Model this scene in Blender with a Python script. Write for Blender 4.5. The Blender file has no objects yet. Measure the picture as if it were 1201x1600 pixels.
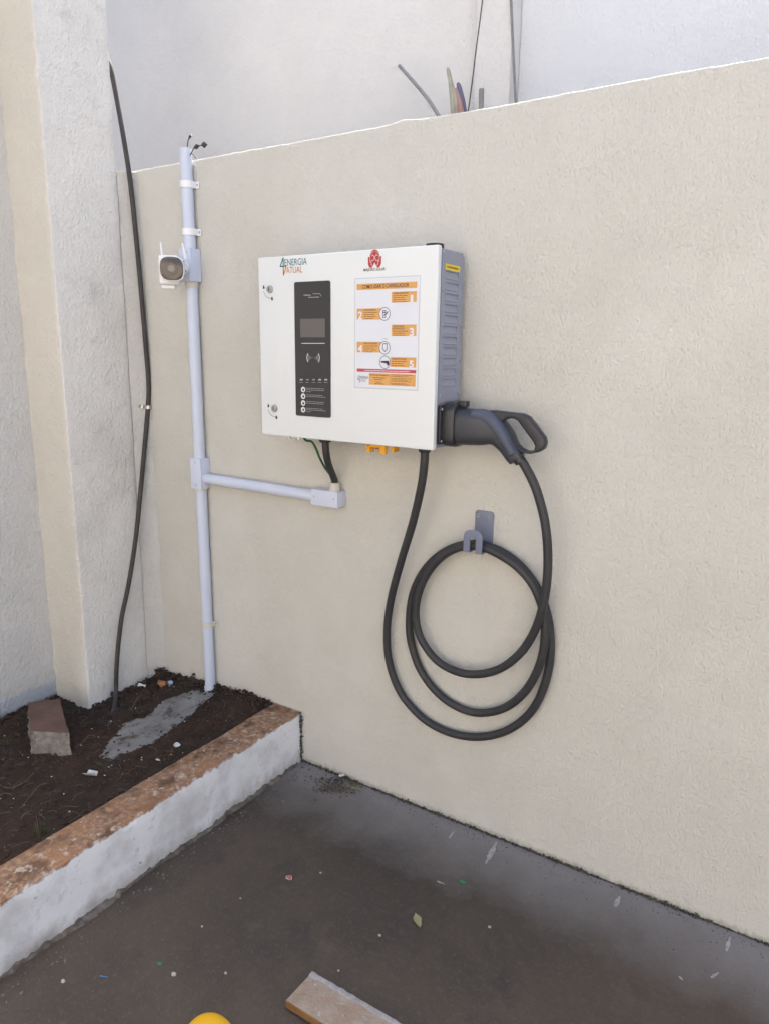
import bpy, bmesh, math, random
from mathutils import Vector, Matrix, noise
random.seed(7)
V = Vector
scene = bpy.context.scene
COL = scene.collection

# ------------------------------------------------------------------ camera
F_PX, YAW, PITCH, ROLL = 1129.46, 0.5687, 0.2201, 0.0133
CAM = V((0.0, -1.8913, 1.5))
fw = V((-math.sin(YAW)*math.cos(PITCH), math.cos(YAW)*math.cos(PITCH), -math.sin(PITCH)))
rt = fw.cross(V((0, 0, 1))).normalized()
up = rt.cross(fw)
c_, s_ = math.cos(ROLL), math.sin(ROLL)
rt, up = rt*c_ + up*s_, up*c_ - rt*s_
cam_data = bpy.data.cameras.new('camera')
cam_data.sensor_fit = 'VERTICAL'
cam_data.sensor_height = 36
cam_data.sensor_width = 27
cam_data.lens = F_PX/1600*36
cam_data.clip_start = 0.02
cam_data.clip_end = 500
cam = bpy.data.objects.new('camera', cam_data)
COL.objects.link(cam)
cam.matrix_world = Matrix((( rt.x, up.x, -fw.x, CAM.x), (rt.y, up.y, -fw.y, CAM.y), (rt.z, up.z, -fw.z, CAM.z), (0, 0, 0, 1)))
scene.camera = cam

# ------------------------------------------------------------------ sky, sun, exposure
SUN_AZ, SUN_EL = math.radians(-17), math.radians(54.5)      # azimuth from +y towards +x
world = bpy.data.worlds.new('World')
scene.world = world
world.use_nodes = True
wn = world.node_tree
bg = wn.nodes['Background']
sky = wn.nodes.new('ShaderNodeTexSky')
sky.sky_type = 'NISHITA'
sky.sun_disc = False
sky.sun_elevation = SUN_EL
sky.sun_rotation = SUN_AZ
sky.air_density = 1.0
sky.dust_density = 6.0
sky.ozone_density = 1.0
wn.links.new(sky.outputs[0], bg.inputs[0])
bg.inputs[1].default_value = 0.15
sun_d = bpy.data.lights.new('sun', 'SUN')
sun_d.energy = 4.0
sun_d.angle = math.radians(0.53)
sun_d.color = (1.0, 0.95, 0.87)
sun = bpy.data.objects.new('sun', sun_d)
COL.objects.link(sun)
to_sun = V((math.sin(SUN_AZ)*math.cos(SUN_EL), math.cos(SUN_AZ)*math.cos(SUN_EL), math.sin(SUN_EL)))
sun.rotation_euler = to_sun.to_track_quat('Z', 'Y').to_euler()
sun.location = to_sun*20
scene.view_settings.view_transform = 'Standard'
scene.view_settings.look = 'None'
scene.view_settings.exposure = 1.7
scene.view_settings.gamma = 1.0
scene.render.engine = 'CYCLES'
scene.cycles.use_denoising = True
scene.cycles.max_bounces = 8
scene.cycles.diffuse_bounces = 5

# ------------------------------------------------------------------ pixel -> point on a known plane
def at(u, v, ax, val):
    d = fw + rt*((u-600.5)/F_PX) - up*((v-800)/F_PX)
    return CAM + d*((val-CAM[ax])/d[ax])
def aty(u, v, y): return at(u, v, 1, y)

# ------------------------------------------------------------------ materials
def mat(name, c1, c2=None, scale=6.0, rough=0.7, bumps=(), metal=0.0, spec=0.4, stains=(), stretch=(1, 1, 1), detail=5, coat=0.0):
    """bumps: (scale, strength, distance, stretch); stains: (colour, scale, lo, hi, amount[, stretch])"""
    m = bpy.data.materials.new(name)
    m.use_nodes = True
    nt = m.node_tree
    b = nt.nodes['Principled BSDF']
    L = nt.links.new
    b.inputs['Roughness'].default_value = rough
    b.inputs['Metallic'].default_value = metal
    b.inputs['Specular IOR Level'].default_value = spec
    b.inputs['Coat Weight'].default_value = coat
    tc = nt.nodes.new('ShaderNodeTexCoord')
    def mapped(st):
        mp = nt.nodes.new('ShaderNodeMapping')
        mp.inputs['Scale'].default_value = st
        L(tc.outputs['Object'], mp.inputs[0])
        return mp.outputs[0]
    def tex(sc, st=(1, 1, 1), det=5):
        n = nt.nodes.new('ShaderNodeTexNoise')
        n.inputs['Scale'].default_value = sc
        n.inputs['Detail'].default_value = det
        n.inputs['Roughness'].default_value = 0.62
        L(mapped(st), n.inputs['Vector'])
        return n.outputs['Fac']
    def ramp(fac, lo, hi):
        r = nt.nodes.new('ShaderNodeMapRange')
        r.inputs['From Min'].default_value = lo
        r.inputs['From Max'].default_value = hi
        L(fac, r.inputs['Value'])
        return r.outputs['Result']
    def mixc(fac, a, bb):
        x = nt.nodes.new('ShaderNodeMix')
        x.data_type = 'RGBA'
        L(fac, x.inputs[0])
        for sock, val in ((x.inputs[6], a), (x.inputs[7], bb)):
            if isinstance(val, (tuple, list)): sock.default_value = (*val[:3], 1)
            else: L(val, sock)
        return x.outputs[2]
    def mul(fac, k):
        x = nt.nodes.new('ShaderNodeMath'); x.operation = 'MULTIPLY'
        L(fac, x.inputs[0])
        if isinstance(k, (int, float)): x.inputs[1].default_value = k
        else: L(k, x.inputs[1])
        return x.outputs[0]
    col = None
    b.inputs['Base Color'].default_value = (*c1, 1)
    if c2 is not None:
        col = mixc(ramp(tex(scale, stretch, detail), 0.3, 0.7), c1, c2)
    for s in stains:
        f = mul(ramp(tex(s[1], s[5] if len(s) > 5 else (1, 1, 1), 6), s[2], s[3]), s[4])
        col = mixc(f, col if col is not None else c1, s[0])
    if col is not None: L(col, b.inputs['Base Color'])
    prev = None
    for bp in bumps:
        n = nt.nodes.new('ShaderNodeBump')
        n.inputs['Strength'].default_value = bp[1]
        n.inputs['Distance'].default_value = bp[2]
        hgt = tex(bp[0], bp[3] if len(bp) > 3 else (1, 1, 1), 3)
        if len(bp) > 5:
            hr_ = nt.nodes.new('ShaderNodeMapRange')
            hr_.interpolation_type = 'SMOOTHSTEP'
            hr_.inputs['From Min'].default_value = bp[4]; hr_.inputs['From Max'].default_value = bp[5]
            L(hgt, hr_.inputs['Value']); hgt = hr_.outputs['Result']
        L(hgt, n.inputs['Height'])
        if prev is not None: L(prev, n.inputs['Normal'])
        prev = n.outputs[0]
    if prev is not None: L(prev, b.inputs['Normal'])
    m['_h'] = 0
    del m['_h']
    m_tools[name] = (nt, b, tex, ramp, mixc, mul, col, L)
    return m
m_tools = {}

def pos_axis(nt, axis):
    g = nt.nodes.new('ShaderNodeNewGeometry')
    s = nt.nodes.new('ShaderNodeSeparateXYZ')
    nt.links.new(g.outputs['Position'], s.inputs[0])
    return s.outputs[axis]
def wobble(name, axis, amp, scale, lo, hi, colour, amount=1.0, stretch=(1, 1, 1), det=6):
    """a stain / paint edge that runs along a world axis with a ragged border"""
    nt, b, tex, ramp, mixc, mul, col, L = m_tools[name]
    p = pos_axis(nt, axis)
    n = tex(scale, stretch, det)
    a = nt.nodes.new('ShaderNodeMath'); a.operation = 'MULTIPLY_ADD'
    L(n, a.inputs[0]); a.inputs[1].default_value = amp
    L(p, a.inputs[2])
    o = nt.nodes.new('ShaderNodeMath'); o.operation = 'SUBTRACT'
    L(a.outputs[0], o.inputs[0]); o.inputs[1].default_value = amp*0.5
    f = mul(ramp(o.outputs[0], lo, hi), amount)
    c = mixc(f, col if col is not None else tuple(b.inputs['Base Color'].default_value[:3]), colour)
    L(c, b.inputs['Base Color'])
    m_tools[name] = (nt, b, tex, ramp, mixc, mul, c, L)
    return f

STUC = [(4, 0.2, 0.012), (26, 0.25, 0.006), (1.6, 0.2, 0.03, (1, 1, 3.0)), (150, 0.64, 0.0026, (1, 1, 0.55), 0.42, 0.72), (290, 0.55, 0.0018, (1, 1, 0.5), 0.36, 0.74)]
STUC2 = [(3, 0.4, 0.02), (20, 0.5, 0.012), (85, 0.50, 0.0045, (1, 1, 0.7), 0.38, 0.74), (180, 0.50, 0.0028, (1, 1, 0.8), 0.36, 0.74)]
MW = mat('cream_stucco', (0.628, 0.612, 0.550), (0.580, 0.563, 0.503), 2.5, 0.85, STUC, spec=0.2,
         stains=[((0.68, 0.665, 0.61), 1.4, 0.5, 0.7, 0.7), ((0.54, 0.52, 0.47), 3.2, 0.55, 0.75, 0.35, (1, 1, 0.5)), ((0.44, 0.42, 0.39), 11, 0.64, 0.78, 0.30), ((0.26, 0.25, 0.235), 38, 0.69, 0.77, 0.50)])
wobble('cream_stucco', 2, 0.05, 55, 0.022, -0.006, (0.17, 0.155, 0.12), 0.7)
MB2 = mat('white_stucco_right', (0.76, 0.77, 0.78), (0.72, 0.73, 0.74), 3, 0.85, STUC, spec=0.2)
MB_ = mat('white_stucco', (0.76, 0.74, 0.705), (0.70, 0.68, 0.65), 3, 0.85, STUC, spec=0.2)
MG = mat('grey_white_stucco', (0.76, 0.735, 0.685), (0.69, 0.67, 0.625), 3, 0.88, STUC2, spec=0.2,
         stains=[((0.46, 0.45, 0.43), 12, 0.60, 0.76, 0.45), ((0.30, 0.29, 0.28), 40, 0.68, 0.76, 0.5), ((0.55, 0.53, 0.49), 3, 0.5, 0.7, 0.5)])
MLW = mat('left_wall_stucco', (0.75, 0.735, 0.70), (0.67, 0.655, 0.625), 3, 0.88, STUC2, spec=0.2,
          stains=[((0.40, 0.39, 0.38), 16, 0.60, 0.76, 0.45), ((0.28, 0.27, 0.26), 45, 0.67, 0.76, 0.5)])
wobble('left_wall_stucco', 2, 0.07, 9, 0.180, 0.174, (0.58, 0.625, 0.67), 1.0, (1, 1, 0.4), 3)
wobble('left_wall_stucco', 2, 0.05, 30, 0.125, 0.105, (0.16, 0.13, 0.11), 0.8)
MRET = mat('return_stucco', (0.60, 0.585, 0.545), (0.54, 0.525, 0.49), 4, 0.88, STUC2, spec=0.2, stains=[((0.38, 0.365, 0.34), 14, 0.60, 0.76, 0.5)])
MBE = mat('beige_stucco', (0.70, 0.665, 0.58), (0.64, 0.605, 0.53), 3, 0.85, STUC2, spec=0.2)
MF = mat('stained_concrete', (0.070, 0.055, 0.042), (0.044, 0.036, 0.030), 2.2, 0.62, [(30, 0.3, 0.005), (120, 0.6, 0.0030), (300, 0.6, 0.0015)], spec=0.35,
         stains=[((0.088, 0.067, 0.050), 1.3, 0.44, 0.60, 0.9), ((0.036, 0.031, 0.028), 5, 0.52, 0.70, 0.75), ((0.13, 0.12, 0.112), 9, 0.60, 0.76, 0.45), ((0.11, 0.10, 0.093), 60, 0.52, 0.72, 0.45, (1, 1, 1)), ((0.19, 0.18, 0.17), 130, 0.64, 0.72, 0.7), ((0.022, 0.02, 0.018), 90, 0.62, 0.72, 0.6)])
wobble('stained_concrete', 1, 0.30, 4, -0.30, -0.03, (0.27, 0.255, 0.25), 0.75, (1, 1, 1), 8)
MS = mat('soil', (0.068, 0.050, 0.040), (0.034, 0.026, 0.021), 14, 0.95, [(60, 0.8, 0.012), (200, 0.9, 0.006)], spec=0.1,
         stains=[((0.085, 0.045, 0.028), 4, 0.52, 0.70, 0.7)], detail=8)
MCLOD = mat('soil_clods', (0.085, 0.062, 0.049), (0.036, 0.027, 0.022), 25, 0.95, [(200, 0.8, 0.004)], spec=0.1)
MKW = mat('kerb_whitewash', (0.80, 0.80, 0.80), (0.70, 0.70, 0.70), 6, 0.8, [(9, 0.2, 0.012), (50, 0.35, 0.004), (170, 0.6, 0.0025)], spec=0.2,
          stains=[((0.30, 0.28, 0.26), 34, 0.62, 0.74, 0.6), ((0.52, 0.51, 0.50), 6, 0.48, 0.68, 0.8), ((0.40, 0.36, 0.31), 14, 0.60, 0.72, 0.6), ((0.12, 0.11, 0.10), 55, 0.66, 0.72, 0.75)])
_f = wobble('kerb_whitewash', 2, 0.03, 40, 0.186, 0.194, (0.20, 0.105, 0.058), 0.95, (1, 1, 1), 6)
# worn patches on the dirt of the kerb's top: pale mortar and dark dirt
nt, b, tex, ramp, mixc, mul, col, L = m_tools['kerb_whitewash']
c = mixc(mul(mul(ramp(tex(60, (1, 1, 1), 9), 0.46, 0.60), 0.85), _f), col, (0.40, 0.27, 0.165))
c = mixc(mul(mul(ramp(tex(16, (1, 0.7, 1), 8), 0.52, 0.64), 0.9), _f), c, (0.095, 0.052, 0.032))
c = mixc(mul(mul(ramp(tex(5, (1, 1, 1), 6), 0.46, 0.60), 0.75), _f), c, (0.31, 0.165, 0.088))
c = mixc(mul(mul(ramp(tex(6.5, (1, 1, 1), 9), 0.56, 0.66), 0.8), _f), c, (0.10, 0.06, 0.04))
c = mixc(mul(mul(ramp(tex(38, (1, 1, 1), 9), 0.58, 0.66), 0.8), _f), c, (0.50, 0.44, 0.37))
c = mixc(mul(mul(ramp(tex(110, (1, 1, 1), 6), 0.60, 0.68), 0.8), _f), c, (0.06, 0.04, 0.03))
L(c, b.inputs['Base Color']); m_tools['kerb_whitewash'] = (nt, b, tex, ramp, mixc, mul, c, L)
wobble('kerb_whitewash', 2, 0.22, 7, 0.055, -0.02, (0.24, 0.215, 0.175), 0.85, (1, 1, 1), 9)
MMORT = mat('old_mortar', (0.21, 0.185, 0.155), (0.065, 0.056, 0.048), 34, 0.9, [(60, 0.8, 0.006), (200, 0.6, 0.003)], spec=0.2)
MCEM = mat('wet_cement', (0.27, 0.27, 0.26), (0.17, 0.165, 0.157), 16, 0.85, [(40, 0.7, 0.006), (170, 0.7, 0.003)], spec=0.25,
           stains=[((0.07, 0.055, 0.045), 22, 0.54, 0.66, 0.9), ((0.05, 0.04, 0.034), 90, 0.62, 0.70, 0.9)])
MDOOR = mat('white_powder_coat', (0.71, 0.735, 0.725), (0.69, 0.715, 0.71), 3, rough=0.38, bumps=[(420, 0.08, 0.0006)], spec=0.5)
MBODY = mat('slate_powder_coat', (0.29, 0.305, 0.375), (0.265, 0.28, 0.345), 4, 0.5, [(420, 0.12, 0.0006)], spec=0.4)
MDARK = mat('dark_void', (0.012, 0.012, 0.014), rough=0.8)
MBLK = mat('black_plastic', (0.022, 0.022, 0.025), (0.030, 0.030, 0.033), 30, 0.42, [(300, 0.12, 0.0008)], spec=0.5)
MRUB = mat('black_rubber', (0.026, 0.026, 0.029), (0.038, 0.037, 0.038), 16, 0.52, [(260, 0.12, 0.0008)], spec=0.45,
           stains=[((0.09, 0.085, 0.08), 12, 0.62, 0.80, 0.35)])
MGUN = mat('gun_plastic', (0.040, 0.043, 0.052), (0.032, 0.034, 0.040), 20, 0.40, [(350, 0.12, 0.0006)], spec=0.5)
MGRIP = mat('gun_grip', (0.075, 0.088, 0.125), (0.065, 0.075, 0.105), 20, 0.5, [(350, 0.15, 0.0006)], spec=0.4)
MPANEL = mat('panel_glass', (0.040, 0.037, 0.037), rough=0.22, spec=0.5)
MSCR = mat('screen_off', (0.125, 0.115, 0.108), rough=0.18, spec=0.5)
MPW = mat('print_white', (0.70, 0.70, 0.69), rough=0.5)
MPGREY = mat('print_grey', (0.33, 0.32, 0.32), rough=0.5)
MPSHADOW = mat('poster_shadow_grey', (0.56, 0.60, 0.60), rough=0.2, spec=0.5)
MPAPER = mat('poster_paper', (0.685, 0.71, 0.755), (0.665, 0.69, 0.735), 5, 0.55, spec=0.35)
MORA = mat('print_orange', (0.68, 0.36, 0.11), (0.63, 0.34, 0.11), 40, 0.55)
MRED = mat('print_crimson', (0.48, 0.075, 0.10), rough=0.55)
MINK = mat('print_ink', (0.045, 0.035, 0.035), rough=0.6)
MINKB = mat('print_brown', (0.13, 0.055, 0.025), rough=0.6)
MNAVY = mat('print_navy', (0.055, 0.065, 0.10), rough=0.6)
MTEAL = mat('print_teal', (0.012, 0.14, 0.16), rough=0.5)
MLOGO = mat('print_burnt_orange', (0.46, 0.15, 0.035), rough=0.5)
MEMB = mat('print_emblem_red', (0.42, 0.045, 0.05), rough=0.5)
MYEL = mat('yellow_plastic', (0.85, 0.42, 0.010), (0.78, 0.36, 0.008), 30, 0.4, spec=0.5)
MYST = mat('yellow_label', (0.78, 0.58, 0.03), rough=0.5)
MREDP = mat('red_plastic', (0.45, 0.03, 0.015), rough=0.45)
MMET = mat('zinc_metal', (0.55, 0.54, 0.52), (0.42, 0.41, 0.40), 60, 0.34, metal=0.9)
MPIPE = mat('blue_grey_pvc', (0.585, 0.635, 0.745), (0.55, 0.60, 0.705), 5, 0.42, [(30, 0.08, 0.002)], spec=0.45,
            stains=[((0.33, 0.32, 0.34), 24, 0.70, 0.78, 0.5)])
MBOX = mat('blue_grey_box', (0.60, 0.645, 0.765), (0.57, 0.615, 0.735), 8, 0.48, [(300, 0.1, 0.0006)], spec=0.4)
MIVORY = mat('ivory_plastic', (0.62, 0.60, 0.54), (0.56, 0.54, 0.48), 20, 0.5)
MWPL = mat('white_plastic', (0.80, 0.80, 0.81), rough=0.35, spec=0.5)
MLENS = mat('smoked_face', (0.095, 0.072, 0.052), (0.075, 0.058, 0.042), 15, 0.16, spec=0.6)
MLENS2 = mat('smoked_lens', (0.19, 0.165, 0.125), rough=0.12, spec=0.6)
MGREEN = mat('green_insulation', (0.02, 0.13, 0.045), (0.018, 0.08, 0.035), 60, 0.5)
MHOOK = mat('hook_paint', (0.185, 0.205, 0.275), (0.16, 0.18, 0.24), 20, 0.45, [(200, 0.15, 0.001)], spec=0.4)
MBRK = mat('broken_block', (0.30, 0.285, 0.235), (0.17, 0.15, 0.125), 45, 0.95, [(40, 0.9, 0.012), (140, 0.9, 0.006)], spec=0.15,
           stains=[((0.08, 0.07, 0.06), 60, 0.58, 0.68, 0.8), ((0.20, 0.10, 0.07), 8, 0.56, 0.70, 0.5)])
MBRKT = mat('block_dirt', (0.165, 0.105, 0.082), (0.105, 0.068, 0.055), 12, 0.95, [(90, 0.6, 0.004)], spec=0.1)
MBRD = mat('board_face', (0.36, 0.305, 0.25), (0.27, 0.22, 0.175), 35, 0.9, [(80, 0.8, 0.005), (240, 0.8, 0.0025)], spec=0.2,
           stains=[((0.52, 0.50, 0.47), 60, 0.60, 0.70, 0.8), ((0.10, 0.07, 0.05), 90, 0.62, 0.70, 0.8), ((0.25, 0.15, 0.09), 10, 0.56, 0.72, 0.5)])
MBRDE = mat('board_edge', (0.27, 0.145, 0.055), (0.19, 0.10, 0.04), 30, 0.85, [(90, 0.6, 0.003)], spec=0.2)
MBRDC = mat('board_crust', (0.36, 0.355, 0.35), (0.22, 0.215, 0.21), 60, 0.9, [(120, 0.8, 0.004)], spec=0.2)
MSTUD = mat('yellow_paint', (0.70, 0.40, 0.005), (0.62, 0.34, 0.006), 14, 0.5, [(120, 0.3, 0.002)], spec=0.4,
            stains=[((0.22, 0.13, 0.01), 30, 0.62, 0.74, 0.5)])
MLEAF = mat('dry_leaf', (0.24, 0.235, 0.105), (0.30, 0.27, 0.15), 60, 0.8)
MLEAFB = mat('brown_leaf', (0.11, 0.085, 0.05), (0.07, 0.055, 0.035), 60, 0.85)
MSTRAW = mat('straw', (0.15, 0.115, 0.078), (0.085, 0.062, 0.042), 30, 0.9)
MGRASS = mat('grass', (0.05, 0.075, 0.02), (0.09, 0.085, 0.03), 30, 0.8)
MGRIT = mat('grit', (0.13, 0.12, 0.105), (0.045, 0.04, 0.033), 90, 0.95)
MMOSS = mat('mould_grit', (0.11, 0.10, 0.075), (0.030, 0.027, 0.021), 60, 0.95)
MPEB = mat('pebble', (0.45, 0.42, 0.34), (0.36, 0.33, 0.27), 60, 0.85)
MSPLASH = mat('paint_splash', (0.46, 0.45, 0.43), (0.27, 0.26, 0.25), 70, 0.8)
MLIT = mat('litter_white', (0.62, 0.62, 0.60), (0.50, 0.50, 0.49), 30, 0.6)
MLITO = mat('litter_orange', (0.38, 0.16, 0.06), (0.28, 0.12, 0.05), 30, 0.7)
MLITR = mat('litter_red', (0.42, 0.07, 0.05), rough=0.6)
MLITB = mat('litter_blue', (0.33, 0.43, 0.60), rough=0.5)
MBLUE = mat('blue_bit', (0.05, 0.20, 0.45), rough=0.5)
MGRN = mat('green_bit', (0.015, 0.22, 0.06), rough=0.5)
MGRODS = mat('weathered_rod', (0.26, 0.26, 0.25), (0.20, 0.20, 0.19), 30, 0.7)
MROLLC = mat('faded_cloth_yellow', (0.40, 0.375, 0.29), (0.30, 0.28, 0.21), 20, 0.85)
MROLLR = mat('faded_cloth_red', (0.40, 0.245, 0.21), (0.36, 0.20, 0.165), 20, 0.85)
MROLLB = mat('faded_cloth_dark', (0.13, 0.13, 0.18), rough=0.8)
MFLEX = mat('dark_cable', (0.040, 0.036, 0.036), (0.062, 0.056, 0.054), 12, 0.6, [(200, 0.2, 0.001)], spec=0.35)

# ------------------------------------------------------------------ mesh helpers
ORIG = {}
def empty(name, loc, label, cat, group=None):
    o = bpy.data.objects.new(name, None)
    o.empty_display_size = 0.05
    COL.objects.link(o)
    o.location = loc
    ORIG[o.name] = V(loc)
    tag(o, label, cat, group)
    return o
def tag(o, label=None, cat=None, group=None, kind=None):
    if label: o['label'] = label
    if cat: o['category'] = cat
    if group: o['group'] = group
    if kind: o['kind'] = kind
    return o
def link(name, me, mats, parent=None, origin=None, smooth=None):
    """me has world coordinates; it is moved so that the object's origin sits at its thing's origin"""
    if not isinstance(mats, (list, tuple)): mats = [mats]
    for m in mats: me.materials.append(m)
    if parent is not None: org = ORIG[parent.name]
    elif origin is not None: org = V(origin)
    else:
        xs = [v.co for v in me.vertices]
        mn = [min(c[i] for c in xs) for i in range(3)]; mx = [max(c[i] for c in xs) for i in range(3)]
        org = V(((mn[0]+mx[0])/2, (mn[1]+mx[1])/2, mn[2]))
    me.transform(Matrix.Translation(-org))
    o = bpy.data.objects.new(name, me)
    COL.objects.link(o)
    if parent is not None: o.parent = parent
    else: o.location = org
    ORIG[o.name] = org
    if smooth is not None:
        me.polygons.foreach_set('use_smooth', [True]*len(me.polygons))
        if smooth < 179:
            me.set_sharp_from_angle(angle=math.radians(smooth))
    return o
def fin(bm, name, mats, parent=None, origin=None, smooth=40):
    bmesh.ops.recalc_face_normals(bm, faces=bm.faces)
    me = bpy.data.meshes.new(name)
    bm.to_mesh(me); bm.free()
    return link(name, me, mats, parent, origin, smooth)
def bevel(bm, w, seg=2, ang=30):
    es = [e for e in bm.edges if len(e.link_faces) == 2 and e.calc_face_angle(0) > math.radians(ang)]
    if es and w > 0: bmesh.ops.bevel(bm, geom=es, offset=w, segments=seg, affect='EDGES', profile=0.6)
def bm_box(a, b, bev=0.0, seg=2, bm=None):
    t = bmesh.new()
    r = bmesh.ops.create_cube(t, size=1)
    a, b = V(a), V(b)
    for v in t.verts:
        v.co = V([a[i] + (v.co[i]+0.5)*(b[i]-a[i]) for i in range(3)])
    bevel(t, bev, seg)
    if bm is None: return t
    me = bpy.data.meshes.new('t'); t.to_mesh(me); t.free(); bm.from_mesh(me); bpy.data.meshes.remove(me)
    return bm
def merge(bm, t, mtx=None):
    me = bpy.data.meshes.new('t'); t.to_mesh(me); t.free()
    if mtx is not None: me.transform(mtx)
    bm.from_mesh(me); bpy.data.meshes.remove(me)
    return bm
def box(name, a, b, m, parent=None, bev=0.002, seg=2, **k):
    return fin(bm_box(a, b, bev, seg), name, m, parent, **k)
def cyl(name, p, q, r, m, parent=None, n=24, r2=None, bev=0.0, **k):
    return fin(bm_cyl(p, q, r, n, r2, bev), name, m, parent, **k)
def bm_cyl(p, q, r, n=24, r2=None, bev=0.0):
    p, q = V(p), V(q)
    d = q-p
    t = bmesh.new()
    bmesh.ops.create_cone(t, cap_ends=True, segments=n, radius1=r, radius2=r if r2 is None else r2, depth=d.length)
    bevel(t, bev, 2, 50)
    mt = Matrix.Translation((p+q)/2) @ d.to_track_quat('Z', 'Y').to_matrix().to_4x4()
    bmesh.ops.transform(t, matrix=mt, verts=t.verts)
    return t
def spline(pts, per=10, closed=False):
    pts = [V(p) for p in pts]
    n = len(pts); out = []
    rng = range(n) if closed else range(n-1)
    for i in rng:
        if closed: a, b, c, d = pts[(i-1) % n], pts[i], pts[(i+1) % n], pts[(i+2) % n]
        else: a, b, c, d = pts[max(i-1, 0)], pts[i], pts[i+1], pts[min(i+2, n-1)]
        for k in range(per):
            t = k/per
            out.append(0.5*((2*b) + (c-a)*t + (2*a-5*b+4*c-d)*t*t + (3*b-a-3*c+d)*t*t*t))
    if not closed: out.append(pts[-1])
    return out
def bm_tube(path, r, n=14, closed=False, sect=None, upv=None, caps=True, bm=None):
    """sweep; r number or list; sect: list of (a, b) unit section points scaled by r; upv fixes the frame"""
    bm = bm or bmesh.new()
    N = len(path)
    rs = r if isinstance(r, (list, tuple)) else [r]*N
    if sect is None: sect = [(math.cos(2*math.pi*k/n), math.sin(2*math.pi*k/n)) for k in range(n)]
    rings = []
    nrm = None
    for i, p in enumerate(path):
        if closed: t = (path[(i+1) % N]-path[i-1])
        else: t = path[min(i+1, N-1)]-path[max(i-1, 0)]
        t = t.normalized()
        if upv is not None:
            b_ = V(upv); nn = t.cross(b_).normalized(); b_ = nn.cross(t).normalized()
        else:
            if nrm is None:
                h = V((0, 1, 0)) if abs(t.y) < 0.9 else V((1, 0, 0))
                nrm = (h - t*h.dot(t)).normalized()
            else:
                nrm = (nrm - t*nrm.dot(t)).normalized()
            nn = nrm; b_ = t.cross(nn)
        ri = rs[i]
        ra, rb = ri if isinstance(ri, (tuple, list)) else (ri, ri)
        rings.append([bm.verts.new(p + nn*(a*ra) + b_*(c*rb)) for a, c in sect])
    S = len(sect)
    for i in range(N if closed else N-1):
        A, B = rings[i], rings[(i+1) % N]
        for k in range(S):
            bm.faces.new((A[k], A[(k+1) % S], B[(k+1) % S], B[k]))
    if caps and not closed:
        bm.faces.new(rings[0][::-1]); bm.faces.new(rings[-1])
    return bm
def tube(name, pts, r, m, parent=None, n=14, per=10, smooth=50, **k):
    return fin(bm_tube(spline(pts, per), r, n), name, m, parent, smooth=smooth, **k)
def superell(n, e):
    out = []
    for k in range(n):
        a = 2*math.pi*k/n
        c, s = math.cos(a), math.sin(a)
        out.append((math.copysign(abs(c)**(2/e), c), math.copysign(abs(s)**(2/e), s)))
    return out
def bm_prism(pts, d, bev=0.0, seg=2):
    """planar outline (3D points) extruded along vector d"""
    bm = bmesh.new()
    vs = [bm.verts.new(p) for p in pts]
    f = bm.faces.new(vs)
    r = bmesh.ops.extrude_face_region(bm, geom=[f])
    bmesh.ops.translate(bm, vec=V(d), verts=[g for g in r['geom'] if isinstance(g, bmesh.types.BMVert)])
    bevel(bm, bev, seg, 25)
    return bm
def bm_grid(nu, nv, fn, bm=None):
    bm = bm or bmesh.new()
    g = [[bm.verts.new(fn(i/nu, j/nv)) for j in range(nv+1)] for i in range(nu+1)]
    for i in range(nu):
        for j in range(nv):
            bm.faces.new((g[i][j], g[i+1][j], g[i+1][j+1], g[i][j+1]))
    return bm
def nz(x, y, z=0.0, s=1.0): return noise.noise(V((x*s, y*s, z*s)))
def lump(name, c, size, m, parent=None, sub=2, amp=0.25, seed=0.0, bm=None, rot=0.0, fs=1.3):
    t = bmesh.new()
    bmesh.ops.create_icosphere(t, subdivisions=sub, radius=1)
    for v in t.verts:
        d = v.co.normalized()
        k = 1 + amp*noise.noise(d*fs + V((seed, seed*1.7, -seed)))
        v.co = V((d.x*size[0]*k, d.y*size[1]*k, d.z*size[2]*k))
    mt = Matrix.Translation(V(c)) @ Matrix.Rotation(rot, 4, 'Z')
    if bm is not None: return merge(bm, t, mt)
    bmesh.ops.transform(t, matrix=mt, verts=t.verts)
    return fin(t, name, m, parent, smooth=60)

# ------------------------------------------------------------------ setting: floor, walls
def soil_h(x, y):
    a = (x+2.58)/0.9
    h = 0.108 + 0.045*min(max(a*1.4, 0), 1) + 0.035*max(0, 1+y*4.0)*(0.6 + 0.4*min(max(a*2, 0), 1))
    h += 0.010*nz(x, y, 0.3, 7) + 0.006*nz(x, y, 1.1, 22) + 0.004*nz(x, y, 2.1, 60)
    h -= 0.012*max(0.0, min(1.0, (-0.5-y)*2))*1.2
    return h
fl = bm_grid(60, 60, lambda u, v: V((-60 + 120*u, -60 + 120*v, 0.0)))
tag(fin(fl, 'floor', MF, origin=(0, 0, 0)), kind='structure', label='dark stained concrete floor with a dusty strip along the wall')
FLOOR = bpy.data.objects['floor']

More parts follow.
